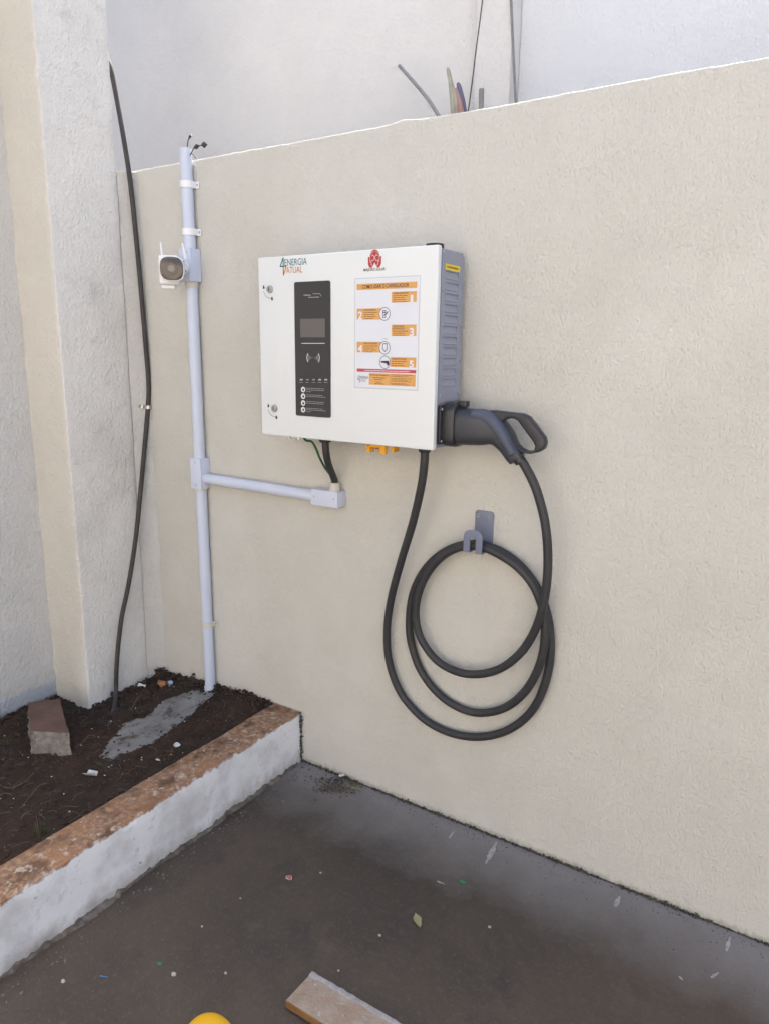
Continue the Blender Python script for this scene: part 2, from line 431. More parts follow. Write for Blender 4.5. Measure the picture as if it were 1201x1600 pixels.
# boundary wall: front face on y = 0, ragged sunlit top edge
WH, WT = 2.127, 0.15
def wall_top(x):
    return WH + 0.004*nz(x, 0, 0, 3) + 0.0014*nz(x, 1, 0, 14) + 0.0012*nz(x, 2, 0, 45) + (0.006*math.exp(-((x+1.163)/0.03)**2)) 
def build_wall():
    bm = bmesh.new()
    x0, x1 = -2.72, 4.0
    xs = []
    x = x0
    while x < x1:
        xs.append(x); x += 0.008 if x < 0.3 else 0.08
    xs.append(x1)
    prof = []
    for x in xs:
        t = wall_top(x)
        r = 0.005 + 0.0022*nz(x, 5, 0, 25)
        row = [(0.0, -0.05), (0.0, 0.5), (0.0, 1.0), (0.0, 1.5), (0.0, t-r*1.6), (r*0.25, t-r*0.75), (r*0.8, t-r*0.22), (r*1.7, t), (WT-0.01, t+0.002), (WT, t-0.01), (WT, -0.05)]
        prof.append([bm.verts.new((x, a, z)) for a, z in row])
    for i in range(len(prof)-1):
        for j in range(len(row)-1):
            bm.faces.new((prof[i][j], prof[i+1][j], prof[i+1][j+1], prof[i][j+1]))
    bm.faces.new(prof[0]); bm.faces.new(prof[-1][::-1])
    return fin(bm, 'boundary_wall', MW, origin=(0, 0, 0), smooth=35)
bw = tag(build_wall(), 'long cream rendered wall carrying the white charger box', 'wall')
# back building
BY = 0.75
bb = empty('back_building', (0, BY, 0), 'tall white rendered building wall rising behind the cream wall', 'building')
xp0, xp1 = aty(741, 100, BY-0.05).x, aty(797, 100, BY-0.05).x
box('wall', (-7, BY, -0.05), (xp0-0.001, BY+0.25, 3.19), MB_, bb, 0.004)
box('wall', (xp1+0.001, BY+0.02, -0.05), (5.5, BY+0.25, 3.17), MB2, bb, 0.004)
box('sun_blocker', (-7, BY+0.001, 3.195), (-2.75, BY+0.25, 5.6), MB_, bb, 0.004)  # unseen raised part, added to keep sun off the left building's rear
box('pilaster', (xp0, BY-0.05, -0.05), (xp1, BY+0.25, 3.18), MB_, bb, 0.008)
# left building: wall + pillar
lb = empty('left_building', (-2.6, -0.4, 0), 'pale grey rough rendered building at left with beige fronted pillar', 'building')
def lumpy_quad(p00, p10, p11, p01, nu, nv, amp, fs, nrm, seed=0):
    def fn(u, v):
        p = V(p00)*(1-u)*(1-v) + V(p10)*u*(1-v) + V(p11)*u*v + V(p01)*(1-u)*v
        edge = 1.0
        return p + V(nrm)*amp*edge*(noise.noise(p*fs + V((seed, 0, 0))) + 0.5*noise.noise(p*fs*3.1))
    return fn
TOPZ = 3.9
PFX, PFY = -2.362, -0.318            # pillar's near right corner
PRX, PRY = -2.334, -0.057            # its far right corner
LWX = -2.582
box('wall', (-3.0, -5.0, -0.05), (LWX, PFY+0.05, TOPZ), MLW, lb, 0.003)
# pillar: a lumpy hull (front face beige, side face grey)
def build_pillar():
    bm = bmesh.new()
    nzv = 150
    rows = []
    plan = []
    # outline points from wall round to the back, with (x, y, facet)
    fr = [(LWX-0.05 + (PFX-(LWX-0.05))*k/10, PFY) for k in range(10)]
    cr = [(PFX-0.004, PFY+0.0006), (PFX-0.0008, PFY+0.004)]
    sd = [(PFX+(PRX-PFX)*k/12, PFY+0.008+(PRY-PFY-0.014)*k/12) for k in range(0, 13)]
    bk = [(PRX-0.001, PRY-0.002), (PRX-0.006, PRY), (-2.45, PRY), (-2.63, PRY)]
    plan = fr+cr+sd+bk
    for j in range(nzv+1):
        z = -0.02 + (TOPZ-0.1+0.02)*j/nzv
        row = []
        for (x, y) in plan:
            p = V((x, y, z))
            a = 0.0035*noise.noise(p*9) + 0.0022*noise.noise(p*30)
            low = max(0.0, 1-(z-0.10)/0.45)
            # old mortar bulging round the foot of the corner
            d = math.hypot(x-PFX, y-PFY)
            bul = low*low*0.030*math.exp(-(d/0.10)**2) + low*0.006*noise.noise(p*24)
            n = V((1, 0, 0)) if y > PFY+0.003 else V((0, -1, 0))
            if d < 0.012: n = V((0.7, -0.7, 0))
            if x < LWX-0.01: bul = 0
            row.append(bm.verts.new(p + n*(a+bul)))
        rows.append(row)
    for j in range(nzv):
        for i in range(len(plan)-1):
            f = bm.faces.new((rows[j][i], rows[j][i+1], rows[j+1][i+1], rows[j+1][i]))
            f.material_index = 0 if i < len(fr)+0 else 1
    f = bm.faces.new(rows[-1]); f.material_index = 1
    return fin(bm, 'pillar', [MBE, MG], lb, smooth=50)
build_pillar()
# narrow rendered return between pillar and boundary wall
def build_return():
    bm = bmesh.new()
    xs = [(-2.45, PRY+0.001), (-2.341, PRY+0.001), (-2.335, PRY+0.004), (-2.318, -0.030), (-2.296, -0.008), (-2.288, 0.0005), (-2.28, 0.03)]
    rows = []
    for j in range(81):
        z = -0.02 + (2.118+0.02)*j/80
        rows.append([bm.verts.new((x + 0.003*nz(x, y, z, 12) + 0.0015*nz(x, y, z, 40), y + 0.002*nz(z, x, y, 15), z + (0.006*nz(x, y, 0, 40) if j == 80 else 0))) for x, y in xs])
    for j in range(80):
        for i in range(len(xs)-1):
            bm.faces.new((rows[j][i], rows[j][i+1], rows[j+1][i+1], rows[j+1][i]))
    bm.faces.new(rows[-1])
    return fin(bm, 'wall_return', MRET, lb, smooth=50)
build_return()

# added behind the viewer: pale ground and facade bouncing sunlight onto the wall
MBOUNCEG = mat('bounce_concrete', (0.36, 0.34, 0.31), (0.29, 0.275, 0.25), 1.5, 0.85, [(60, 0.4, 0.004)], spec=0.2)
yd = bm_grid(4, 4, lambda u, v: V((-2.55 + 20*u, -14 + 11.2*v, 0.004)))
tag(fin(yd, 'bounce_ground', MBOUNCEG), kind='structure', label='added pale concrete sheet behind the viewer that bounces sunlight')
MBOUNCEF = mat('bounce_facade', (0.60, 0.575, 0.535), (0.55, 0.525, 0.49), 1.5, 0.85, [(60, 0.4, 0.004)], spec=0.2)
fc = empty('bounce_building', (4, -9, 0), 'added warm cream building behind the viewer that bounces sunlight', 'building')  # unseen building, added for its warm bounce light
box('wall', (-8, -10, -0.05), (14, -9, 5.5), MBOUNCEF, fc, 0.02)
box('roof_slab', (-8.2, -10.2, 5.5), (14.2, -8.9, 5.7), MBOUNCEF, fc, 0.02)

# ------------------------------------------------------------------ soil bed and kerb
KX, KXI, KH = -1.5599, -1.690, 0.1985
sb = bm_grid(96, 260, lambda u, v: (lambda x, y: V((x, y, soil_h(x, y))))(-2.60 + (KXI+0.03+2.60)*u, -3.2 + 3.215*v))
SOIL = tag(fin(sb, 'soil_bed', MS, origin=(-2.1, -0.8, 0), smooth=60), kind='structure', label='dark bare soil in the raised bed behind the kerb')
def build_kerb():
    bm = bmesh.new()
    n = 260
    prof = []
    for i in range(n+1):
        y = -0.004 - 3.2*i/n
        w = 0.004*nz(0, y, 0, 6) + 0.003*nz(0, y, 3, 25)
        e = 0.004*nz(1, y, 0, 9) + 0.004*nz(1, y, 5, 40)
        ht = KH + 0.004*nz(2, y, 0, 5) + 0.002*nz(2, y, 0, 30)
        row = [(KX+0.006, -0.03)]
        for k in range(1, 9):
            z = (ht-0.010)*k/9
            row.append((KX + w*0.6 + 0.0016*nz(k*0.4, y, 7, 14) + 0.0010*nz(k*1.3, y, 9, 50), z))
        row += [(KX-0.003+e, ht-0.006), (KX-0.012+e, ht)]
        for k in range(1, 6):
            row.append((KX-0.012+(KXI+0.006-KX+0.012)*k/6, ht + 0.003*nz(k, y, 11, 20)))
        row += [(KXI+0.006, ht-0.001), (KXI-0.001, ht-0.008), (KXI-0.004, 0.02)]
        prof.append([bm.verts.new((a, y, z)) for a, z in row])
    for i in range(n):
        for j in range(len(prof[0])-1):
            bm.faces.new((prof[i][j], prof[i+1][j], prof[i+1][j+1], prof[i][j+1]))
    bm.faces.new(prof[0]); bm.faces.new(prof[-1][::-1])
    o = fin(bm, 'kerb', MKW, origin=(KX, 0, 0), smooth=45)
    return tag(o, 'whitewashed concrete kerb with rusty brown dirt on top', 'kerb')
KERB = build_kerb()
# mortar fillet at the kerb's foot
bm = bmesh.new()
rows = []
for i in range(801):
    y = -0.03 - 3.1*i/800
    w = 0.008 + 0.018*nz(0, y, 0, 5) + 0.012*nz(0, y, 2, 22) + 0.008*nz(0, y, 4, 75)
    w = max(w, 0.001)
    h = max(0.0015, 0.006 + 0.010*nz(4, y, 0, 7) + 0.007*nz(4, y, 0, 40) + 0.004*nz(4, y, 6, 90))
    rows.append([bm.verts.new(p) for p in ((KX-0.012, y, h*1.5), (KX+0.006, y, h*1.3), (KX+0.006+w*0.5, y, h*0.7), (KX+0.006+w, y, -0.003))])
for i in range(800):
    for j in range(3): bm.faces.new((rows[i][j], rows[i+1][j], rows[i+1][j+1], rows[i][j+1]))
fin(bm, 'mortar_fillet', MMORT, KERB, smooth=50)
# loose mortar crumbs
def scatter_lumps(name, m, pts, smin, smax, parent=None, flat=0.6, kind='stuff', sub=1, label=None, cat=None):
    bm = bmesh.new()
    base = []
    for (x, y, z) in pts:
        s = smin + (smax-smin)*random.random()**2.2
        t = bmesh.new()
        bmesh.ops.create_icosphere(t, subdivisions=sub, radius=s)
        sd = random.random()*50
        ax = (random.uniform(0.7, 1.3), random.uniform(0.7, 1.3), flat*random.uniform(0.7, 1.2))
        for v in t.verts:
            k = 1+0.5*noise.noise(v.co.normalized()*1.7+V((sd, 0, 0)))
            v.co = V((v.co.x*ax[0]*k, v.co.y*ax[1]*k, v.co.z*ax[2]*k))
        merge(bm, t, Matrix.Translation((x, y, z)) @ Matrix.Rotation(random.random()*6.28, 4, 'Z'))
    o = fin(bm, name, m, parent, smooth=None)
    return tag(o, label, cat, kind=kind)
pts = []
for _ in range(330):
    y = -0.03 - 1.6*random.random()
    pts.append((KX + 0.03 + abs(random.gauss(0, 0.03)), y, 0.001))
scatter_lumps('mortar_crumbs', MMORT, pts, 0.0012, 0.0055, label='pale mortar crumbs along the foot of the kerb', cat='crumbs')
# black gritty joint where wall meets floor, and wall meets kerb end
pts = []
for _ in range(3600):
    x = -1.55 + 2.3*random.random()
    k = max(0.12, 0.55 + 0.8*nz(x, 0, 0, 6) + 0.5*nz(x, 3, 0, 25))
    pts.append((x, -0.0015 - abs(random.gauss(0, 0.0045))*k, abs(random.gauss(0, 0.006))*k))
for _ in range(300):
    pts.append((KX + 0.002 + random.gauss(0, 0.004), -0.004-0.006*random.random(), 0.2*random.random()))
scatter_lumps('joint_grit', MMOSS, pts, 0.0009, 0.0038, flat=1.0, label='blackened grit and mould along the joint of wall and floor', cat='grit')
pts = []
for _ in range(900):
    x = -1.5 + 2.0*random.random()
    pts.append((x, -0.004-abs(random.gauss(0, 0.03)), 0.0005))
for _ in range(2200):
    x = random.uniform(-1.5, 0.3); y = random.uniform(-1.25, -0.01)
    pts.append((x, y, 0.0003))
scatter_lumps('floor_grit', MGRIT, pts, 0.0006, 0.0024, label='fine grit scattered over the dark floor', cat='grit')

# clods and litter of the soil
pts = []
for _ in range(5200):
    x = random.uniform(-2.58, KXI); y = -1.35*random.random()**1.2
    pts.append((x, y, soil_h(x, y)+0.001))
for _ in range(1300):
    x = random.uniform(-2.30, KXI); y = -abs(random.gauss(0, 0.02))
    pts.append((x, y-0.003, soil_h(x, y)+abs(random.gauss(0, 0.007))))
for _ in range(500):
    y = random.uniform(-0.32, 0.0); x = -2.345 + abs(random.gauss(0, 0.02)) + (y+0.32)*0.12
    pts.append((x, y, soil_h(x, y)+abs(random.gauss(0, 0.007))))
for _ in range(250):
    x = random.gauss(-2.30, 0.025); x = max(x, -2.31)
    pts.append((x, -0.012-abs(random.gauss(0, 0.012)), soil_h(x, 0)+abs(random.gauss(0, 0.011))))
for _ in range(500):
    y = random.uniform(-0.9, -0.32); x = -2.575 + abs(random.gauss(0, 0.02))
    pts.append((x, y, soil_h(x, y)+abs(random.gauss(0, 0.006))))
scatter_lumps('soil_clods', MCLOD, pts, 0.0018, 0.0085, flat=0.75, label='loose dark clods and crumbs over the soil bed', cat='soil')
bm = bmesh.new()
for _ in range(300):
    x = random.uniform(-2.55, KXI-0.02); y = -1.2*random.random()
    L_ = random.uniform(0.012, 0.05); a = random.random()*6.28; r = random.uniform(0.0003, 0.0009)
    z = soil_h(x, y)+0.004
    p0 = V((x, y, z)); p2 = V((x+L_*math.cos(a), y+L_*math.sin(a), 0)); p2.z = soil_h(p2.x, p2.y)+0.004+random.random()*0.008
    p1 = (p0+p2)/2 + V((random.gauss(0, .004), random.gauss(0, .004), 0.005))
    if p2.x > KXI-0.01 or p2.y > -0.005 or p2.x < -2.57 or (p2.x < -2.33 and p2.y > -0.34): continue
    bm_tube(spline([p0, p1, p2], 3), r, 4, bm=bm)
tag(fin(bm, 'dry_straw', MSTRAW, smooth=60), 'dry straw and root bits strewn over the soil', 'straw', kind='stuff')

# cement patch round the conduit's foot
out = [(331, 1086), (300, 1084), (272, 1090), (248, 1099), (236, 1110), (216, 1118), (200, 1124), (188, 1126), (186, 1136), (176, 1148), (163, 1163), (155, 1177), (158, 1186), (174, 1187), (196, 1182), (212, 1174), (230, 1168), (248, 1157), (268, 1143), (285, 1130), (303, 1118), (318, 1106), (333, 1096), (342, 1090)]
out3 = [at(u, v, 2, 0.150) for u, v in out]
cpt = sum(out3, V())/len(out3)
bm = bmesh.new()
rings = []
dense = spline(out3, 6, True)
for k, s in enumerate((1.03, 0.98, 0.86, 0.66, 0.42, 0.18)):
    ring = []
    for p in dense:
        jag = 1 + (0.09*nz(p.x, p.y, 0, 45) + 0.06*nz(p.x, p.y, 3, 120))*(1 if k < 3 else 0.2)
        # shrink towards the patch's own long axis
        q = cpt + (p-cpt)*s*jag
        h = soil_h(q.x, q.y) + (-0.008, -0.001, 0.004, 0.007, 0.008, 0.008)[k] + 0.003*nz(q.x, q.y, 9, 45)
        ring.append(bm.verts.new((q.x, min(q.y, -0.002), h)))
    rings.append(ring)
for a, b_ in zip(rings, rings[1:]):
    for i in range(len(dense)): bm.faces.new((a[i], a[(i+1) % len(dense)], b_[(i+1) % len(dense)], b_[i]))
bm.faces.new(rings[-1])
tag(fin(bm, 'cement_patch', MCEM, smooth=60), 'grey cement smear poured over the soil at the conduit foot', 'cement')

# broken block
def block():
    t = [at(44, 1098, 2, .215), at(93, 1092, 2, .215), at(108, 1146, 2, .205), at(47, 1142, 2, .205)]
    z0 = 0.10
    fb = [at(50, 1190, 2, z0+.012), at(115, 1197, 2, z0+.012)]
    d = (t[0]-t[3]); 
    P = [t[3], t[2], t[1], t[0]]
    B = [V((fb[0].x, fb[0].y, z0)), V((fb[1].x, fb[1].y, z0)), V((t[1].x, t[1].y, z0)), V((t[0].x-0.004, t[0].y, z0))]
    bm = bmesh.new()
    vt = [bm.verts.new(p) for p in P]; vb = [bm.verts.new(p) for p in B]
    ft = bm.faces.new(vt); ft.material_index = 1
    bm.faces.new(vb[::-1])
    for i in range(4): bm.faces.new((vb[i], vb[(i+1) % 4], vt[(i+1) % 4], vt[i]))
    bm.faces.ensure_lookup_table()
    bm.faces[5].material_index = 1 if False else 0
    bevel(bm, 0.006, 2, 20)
    bmesh.ops.subdivide_edges(bm, edges=[e for e in bm.edges if e.calc_length() > 0.02], cuts=9, use_grid_fill=True)
    bmesh.ops.recalc_face_normals(bm, faces=bm.faces)
    for v in bm.verts:
        p = v.co.copy()
        front = 1.0 if v.normal.y < -0.3 and v.normal.z < 0.75 else 0.35
        v.co += v.normal*front*(0.011*noise.noise(p*32) + 0.006*noise.noise(p*90))
    o = fin(bm, 'broken_block', [MBRK, MBRKT], smooth=40)
    tag(o, 'broken concrete block with reddish dirt on top, on the soil by the left wall', 'block')
block()

# ------------------------------------------------------------------ charger
CX0, CX1, CZ0, CZ1, CF = -1.5564, -0.942, 1.236, 1.7654, -0.1787
ch = empty('wall_charger', ((CX0+CX1)/2, 0, CZ0), 'white and slate grey electric car charger box mounted on the cream wall', 'charger')
BX0, BX1, BZ0, BZ1 = CX0+0.006, CX1-0.003, CZ0+0.002, CZ1-0.004
# body shell without right side (the louvred panel closes it)
bm = bmesh.new()
bm_box((BX0, CF+0.020, BZ0), (BX1-0.004, -0.028, BZ1), 0.003, 2, bm)
bm_box((BX0+0.04, -0.0285, BZ0+0.04), (BX1-0.05, -0.001, BZ1-0.04), 0.001, 1, bm)
fin(bm, 'body', MBODY, ch)
door = box('door', (CX0, CF, CZ0), (CX1, CF+0.019, CZ1), MDOOR, ch, 0.004, 3)
# side panel with louvre openings
SX = BX1 + 0.0016
def side_y(u, v): return at(u, v, 0, SX).y
def side_z(u, v): return at(u, v, 0, SX).z
PY0, PY1 = CF+0.024, -0.030
pz0, pz1 = side_z(690, 628), BZ1-0.004
ly0, ly1 = -0.132, -0.058
ztop = side_z(706, 425); zbot = side_z(703, 604)
pitch = (ztop-zbot)/10.75
slots = [(ztop - i*pitch - pitch*0.74, ztop - i*pitch) for i in range(11)]
bm = bmesh.new()
zs = [pz1]
for a, b_ in slots: zs += [b_, a]
zs.append(pz0)
X_IN = SX-0.005
def qd(a, b_, c, d): bm.faces.new([bm.verts.new(p) for p in (a, b_, c, d)])
for x in (SX,):
    qd((x, PY0, pz0), (x, ly0, pz0), (x, ly0, pz1), (x, PY0, pz1))
    qd((x, ly1, pz0), (x, PY1, pz0), (x, PY1, pz1), (x, ly1, pz1))
    for i in range(0, len(zs), 2):
        qd((x, ly0, zs[i+1]), (x, ly1, zs[i+1]), (x, ly1, zs[i]), (x, ly0, zs[i]))
# rim back to the body
for (ya, za), (yb, zb) in (((PY0, pz0), (PY1, pz0)), ((PY1, pz0), (PY1, pz1)), ((PY1, pz1), (PY0, pz1)), ((PY0, pz1), (PY0, pz0))):
    qd((SX, ya, za), (SX, yb, zb), (X_IN, yb, zb), (X_IN, ya, za))
for a, b_ in slots:
    for (ya, za), (yb, zb) in (((ly0, a), (ly1, a)), ((ly1, a), (ly1, b_)), ((ly1, b_), (ly0, b_)), ((ly0, b_), (ly0, a))):
        qd((SX, ya, za), (SX, yb, zb), (SX-0.004, yb, zb), (SX-0.004, ya, za))
bmesh.ops.remove_doubles(bm, verts=bm.verts, dist=1e-5)
panel = fin(bm, 'side_panel', MBODY, ch, smooth=None)
box('louvre_backing', (SX-0.0052, ly0-0.004, zs[-2]-0.004), (SX-0.0044, ly1+0.004, zs[1]+0.004), MDARK, panel, 0)
for a, b_ in slots:
    # blade: hood standing proud of the panel at its bottom edge
    h = b_-a
    bm = bmesh.new()
    sec = [(SX-0.0040, b_-0.0008), (SX-0.0034, b_-0.0002), (SX-0.0014, a+h*0.45), (SX+0.0006, a+h*0.04), (SX-0.0002, a+h*0.02), (SX-0.0026, a+h*0.45)]
    A = [bm.verts.new((x, ly0+0.0008, z)) for x, z in sec]; B = [bm.verts.new((x, ly1-0.0008, z)) for x, z in sec]
    n = len(sec)
    for i in range(n): bm.faces.new((A[i], A[(i+1) % n], B[(i+1) % n], B[i]))
    bm.faces.new(A[::-1]); bm.faces.new(B)
    fin(bm, 'louvre', MBODY, panel, smooth=35)
# panel screws
for u, v in ((692.5, 393), (708, 396), (724, 400), (689.5, 452), (722, 456), (689, 508), (722, 508), (687.5, 563), (718, 563), (686, 618), (715, 613)):
    y, z = side_y(u, v), side_z(u, v)
    y = min(max(y, PY0+0.006), PY1-0.006)
    cyl('screw', (SX-0.001, y, z), (SX+0.0022, y, z), 0.0036, MMET, panel, 12, 0.003)
# yellow label on the side
y0, y1 = ly0-0.004, ly1+0.004
lab = box('warning_label', (SX+0.0002, y0, ztop+0.003), (SX+0.0008, y1, ztop+0.018), MYST, ch, 0)
for k in range(9):
    ya = y0+0.008+k*(y1-y0-0.016)/9
    box('print', (SX+0.0008, ya, ztop+0.008), (SX+0.0010, ya+0.0052, ztop+0.0125), MINK, lab, 0, smooth=None)
# black holster plate on the side, with four screws
hz0, hz1 = CZ0+0.013, side_z(695, 632)
hy0, hy1 = -0.150, -0.030
HX = SX+0.006
hol = box('plug_holster', (SX-0.003, hy0, hz0), (HX, hy1, hz1), MBLK, ch, 0.004)
for y in (hy0+0.009, hy1-0.009):
    for z in (hz0+0.009, hz1-0.011):
        cyl('screw', (HX-0.001, y, z), (HX+0.0022, y, z), 0.0042, MMET, hol, 12, 0.0035)
hc = V((HX, (hy0+hy1)/2, (hz0+hz1)/2))
# locks
for u, v in ((422.5, 452), (429.5, 638)):
    p = aty(u, v, CF)
    lk = cyl('lock', (p.x, CF+0.002, p.z), (p.x, CF-0.006, p.z), 0.0125, MMET, ch, 28, 0.0105, 0.0012)
    cyl('keyway', (p.x, CF-0.0058, p.z), (p.x, CF-0.0066, p.z), 0.0066, MPGREY, lk, 20)
    box('key_slot', (p.x-0.0012, CF-0.0070, p.z-0.005), (p.x+0.0012, CF-0.0064, p.z+0.005), MINK, lk, 0)
    for a in range(8):
        an = math.radians(195 + a*12)
        q = (p.x+0.026*math.cos(an), p.z+0.026*math.sin(an))
        box('print_dash', (q[0]-0.0012, CF-0.0005, q[1]-0.0012), (q[0]+0.0012, CF-0.0002, q[1]+0.0012), MINK, lk, 0)
    for dx, dz in ((-0.025, 0.006), (0.007, -0.028)):
        bmx = bm_box((p.x+dx-0.0035, CF-0.0005, p.z+dz-0.004), (p.x+dx+0.0035, CF-0.0002, p.z+dz+0.002), 0)
        bm_box((p.x+dx-0.0022, CF-0.0005, p.z+dz+0.002), (p.x+dx+0.0022, CF-0.0002, p.z+dz+0.006), 0, 2, bmx)
        fin(bmx, 'padlock_mark', MINK, lk)
# cap on top, glands and bolts beneath
p = aty(679, 384, -0.115)
bm = bm_cyl((p.x, -0.115, BZ1-0.002), (p.x, -0.115, BZ1+0.016), 0.024, 28, None, 0.002)
fin(bm, 'top_cap', MBLK, ch)
def gland(u, v, y, r, nm='cable_gland', m=MBLK):
    p = aty(u, v, y)
    bm = bm_cyl((p.x, y, BZ0+0.002), (p.x, y, BZ0-0.010), r*1.5, 8, None, 0.001)
    merge(bm, bm_cyl((p.x, y, BZ0-0.010), (p.x, y, BZ0-0.020), r*1.3, 24, r*1.12, 0.001))
    fin(bm, nm, m, ch)
    return p
GY = -0.105
pg1 = gland(508, 690, -0.10, 0.0155)
pg2 = gland(663, 706, GY, 0.0150)
for dx in (-0.02, 0.026):
    cyl('bolt', (pg2.x+dx+0.006, GY, BZ0+0.001), (pg2.x+dx+0.006, GY, BZ0-0.008), 0.0042, MMET, ch, 6)
for u in (452, 467):
    p = aty(u, 686, -0.12)
    cyl('bolt', (p.x, -0.12, BZ0+0.001), (p.x, -0.12, BZ0-0.0045), 0.0075, MMET, ch, 20)
    cyl('bolt', (p.x, -0.12, BZ0-0.0045), (p.x, -0.12, BZ0-0.0165), 0.0056, MMET, ch, 6)
# yellow switch guard under the box
p0, p1 = aty(577, 700, -0.13), aty(615, 703, -0.13)
sg = bm_box((p0.x, -0.146, BZ0-0.006), (p1.x, -0.10, BZ0+0.001), 0.0015)
xm = (p0.x+p1.x)/2
bm_box((p0.x, -0.146, BZ0-0.030), (p0.x+0.012, -0.12, BZ0-0.004), 0.002, 2, sg)
bm_box((p1.x-0.010, -0.13, BZ0-0.026), (p1.x, -0.10, BZ0-0.004), 0.002, 2, sg)
merge(sg, bm_cyl((xm+0.010, -0.136, BZ0-0.004), (xm+0.010, -0.136, BZ0-0.032), 0.0125, 20, 0.011, 0.002))
bm_box((p0.x+0.004, -0.146, BZ0-0.014), (p1.x-0.02, -0.138, BZ0-0.004), 0.001, 2, sg)
gd = fin(sg, 'switch_guard', MYEL, ch)
tag(gd, 'yellow plastic switch guard under the box')
fin(bm_cyl((xm-0.014, -0.125, BZ0-0.004), (xm-0.014, -0.125, BZ0-0.020), 0.010, 16), 'switch_knob', MREDP, gd)

# ---- prints on the door
def fx(u, v): return aty(u, v, CF).x
def fz(u, v): return aty(u, v, CF).z
def rect_px(u0, v0, u1, v1):
    um, vm = (u0+u1)/2, (v0+v1)/2
    return fx(u0, vm), fx(u1, vm), fz(um, v1), fz(um, v0)
LAY = 0.00035
def layer(k): return CF - 0.0004 - LAY*k
def flat(name, x0, x1, z0, z1, k, m, parent, lay2=None):
    y = layer(k)
    return box(name, (x0, y-LAY*0.8, z0), (x1, y, z1), m, parent, 0, smooth=None)
def flat_px(name, u0, v0, u1, v1, k, m, parent):
    x0, x1, z0, z1 = rect_px(u0, v0, u1, v1)
    return flat(name, x0, x1, z0, z1, k, m, parent)
def poly(name, pts, k, m, parent):
    y = layer(k)
    return fin(bm_prism([V((x, y, z)) for x, z in pts], (0, -LAY*0.8, 0)), name, m, parent, smooth=None)
def text(name, s, x, z, w, h, k, m, parent, bold=0.0, align='L', shear=0.0):
    cu = bpy.data.curves.new('t', 'FONT')
    cu.body = s
    cu.offset = bold
    cu.shear = shear
    cu.extrude = 0.0
    o = bpy.data.objects.new('t', cu)
    COL.objects.link(o)
    dg = bpy.context.evaluated_depsgraph_get()
    me = bpy.data.meshes.new_from_object(o.evaluated_get(dg))
    bpy.data.objects.remove(o); bpy.data.curves.remove(cu)
    me.name = name
    xs = [v.co.x for v in me.vertices]; ys = [v.co.y for v in me.vertices]
    a, b_, c, d = min(xs), max(xs), min(ys), max(ys)
    sx, sz = w/(b_-a), h/(d-c)
    y = layer(k) - LAY*0.8
    for v in me.vertices:
        v.co = V((x + (v.co.x-a)*sx, y, z + (v.co.y-c)*sz))
    return link(name, me, m, parent)
def text_px(name, s, u0, v0, u1, v1, k, m, parent, bold=0.0, shear=0.0):
    x0, x1, z0, z1 = rect_px(u0, v0, u1, v1)
    return text(name, s, x0, z0, x1-x0, z1-z0, k, m, parent, bold, shear=shear)
def ring(name, x, z, r0, r1, k, m, parent, a0=0, a1=360, n=28):
    y = layer(k)
    bm = bmesh.new()
    full = abs(a1-a0) >= 359
    ra, rb = [], []
    for i in range(n if full else n+1):
        a = math.radians(a0+(a1-a0)*i/n)
        ra.append(bm.verts.new((x+r0*math.cos(a), y, z+r0*math.sin(a))))
        rb.append(bm.verts.new((x+r1*math.cos(a), y, z+r1*math.sin(a))))
    N = len(ra)
    for i in range(N if full else N-1):
        bm.faces.new((ra[i], ra[(i+1) % N], rb[(i+1) % N], rb[i]))
    return fin(bm, name, m, parent, smooth=None)
def disc(name, x, z, r, k, m, parent, n=28):
    return poly(name, [(x+r*math.cos(2*math.pi*i/n), z+r*math.sin(2*math.pi*i/n)) for i in range(n)], k, m, parent)
def stroke(name, pts, w, k, m, parent):
    y = layer(k)
    bm = bmesh.new()
    for (xa, za), (xb, zb) in zip(pts, pts[1:]):
        d = V((xb-xa, 0, zb-za)).normalized(); n = V((-d.z, 0, d.x))*w/2
        a, b_ = V((xa, y, za))-d*w*0.2, V((xb, y, zb))+d*w*0.2
        bm.faces.new([bm.verts.new(q) for q in (a+n, a-n, b_-n, b_+n)])
    return fin(bm, name, m, parent, smooth=None)
def stroke_px(name, pts, w, k, m, parent): return stroke(name, [(fx(u, v), fz(u, v)) for u, v in pts], w, k, m, parent)
def small_print(u0, u1, v, k, m, parent, h=0.0022, name='print_line'):
    """a line of print too small to read: broken dashes of uneven length"""
    x0, x1, z = fx(u0, v), fx(u1, v), fz((u0+u1)/2, v)
    y = layer(k)
    bm = bmesh.new()
    x = x0
    while x < x1-0.001:
        w = min(random.uniform(0.003, 0.011), x1-x)
        bm.faces.new([bm.verts.new(q) for q in ((x, y, z-h/2), (x+w, y, z-h/2), (x+w, y, z+h/2), (x, y, z+h/2))])
        x += w + 0.0013
    return fin(bm, name, m, parent, smooth=None)

# maker's sign, left: teal / burnt orange lettering with a tall bolt-shaped 4
lg = flat_px('logo_lettering', 438, 405, 438.6, 405.6, 0, MTEAL, ch); tag(lg, 'teal and orange company lettering')
text_px('logo_lettering', 'ENERGIA', 445, 404, 480, 414.5, 0, MTEAL, lg)
text_px('logo_lettering', 'ATUAL', 447.5, 416.5, 473, 426.5, 0, MLOGO, lg)
stroke_px('logo_bolt', [(443, 402.5), (438.2, 416.3), (444.2, 416.3)], 0.0036, 0, MTEAL, lg)
stroke_px('logo_bolt', [(443, 402.5), (443.2, 421)], 0.0036, 0.2, MTEAL, lg)
stroke_px('logo_bolt', [(443.2, 417), (443.4, 430), (447.6, 416.4), (445, 416.4)], 0.0034, 0.4, MLOGO, lg)
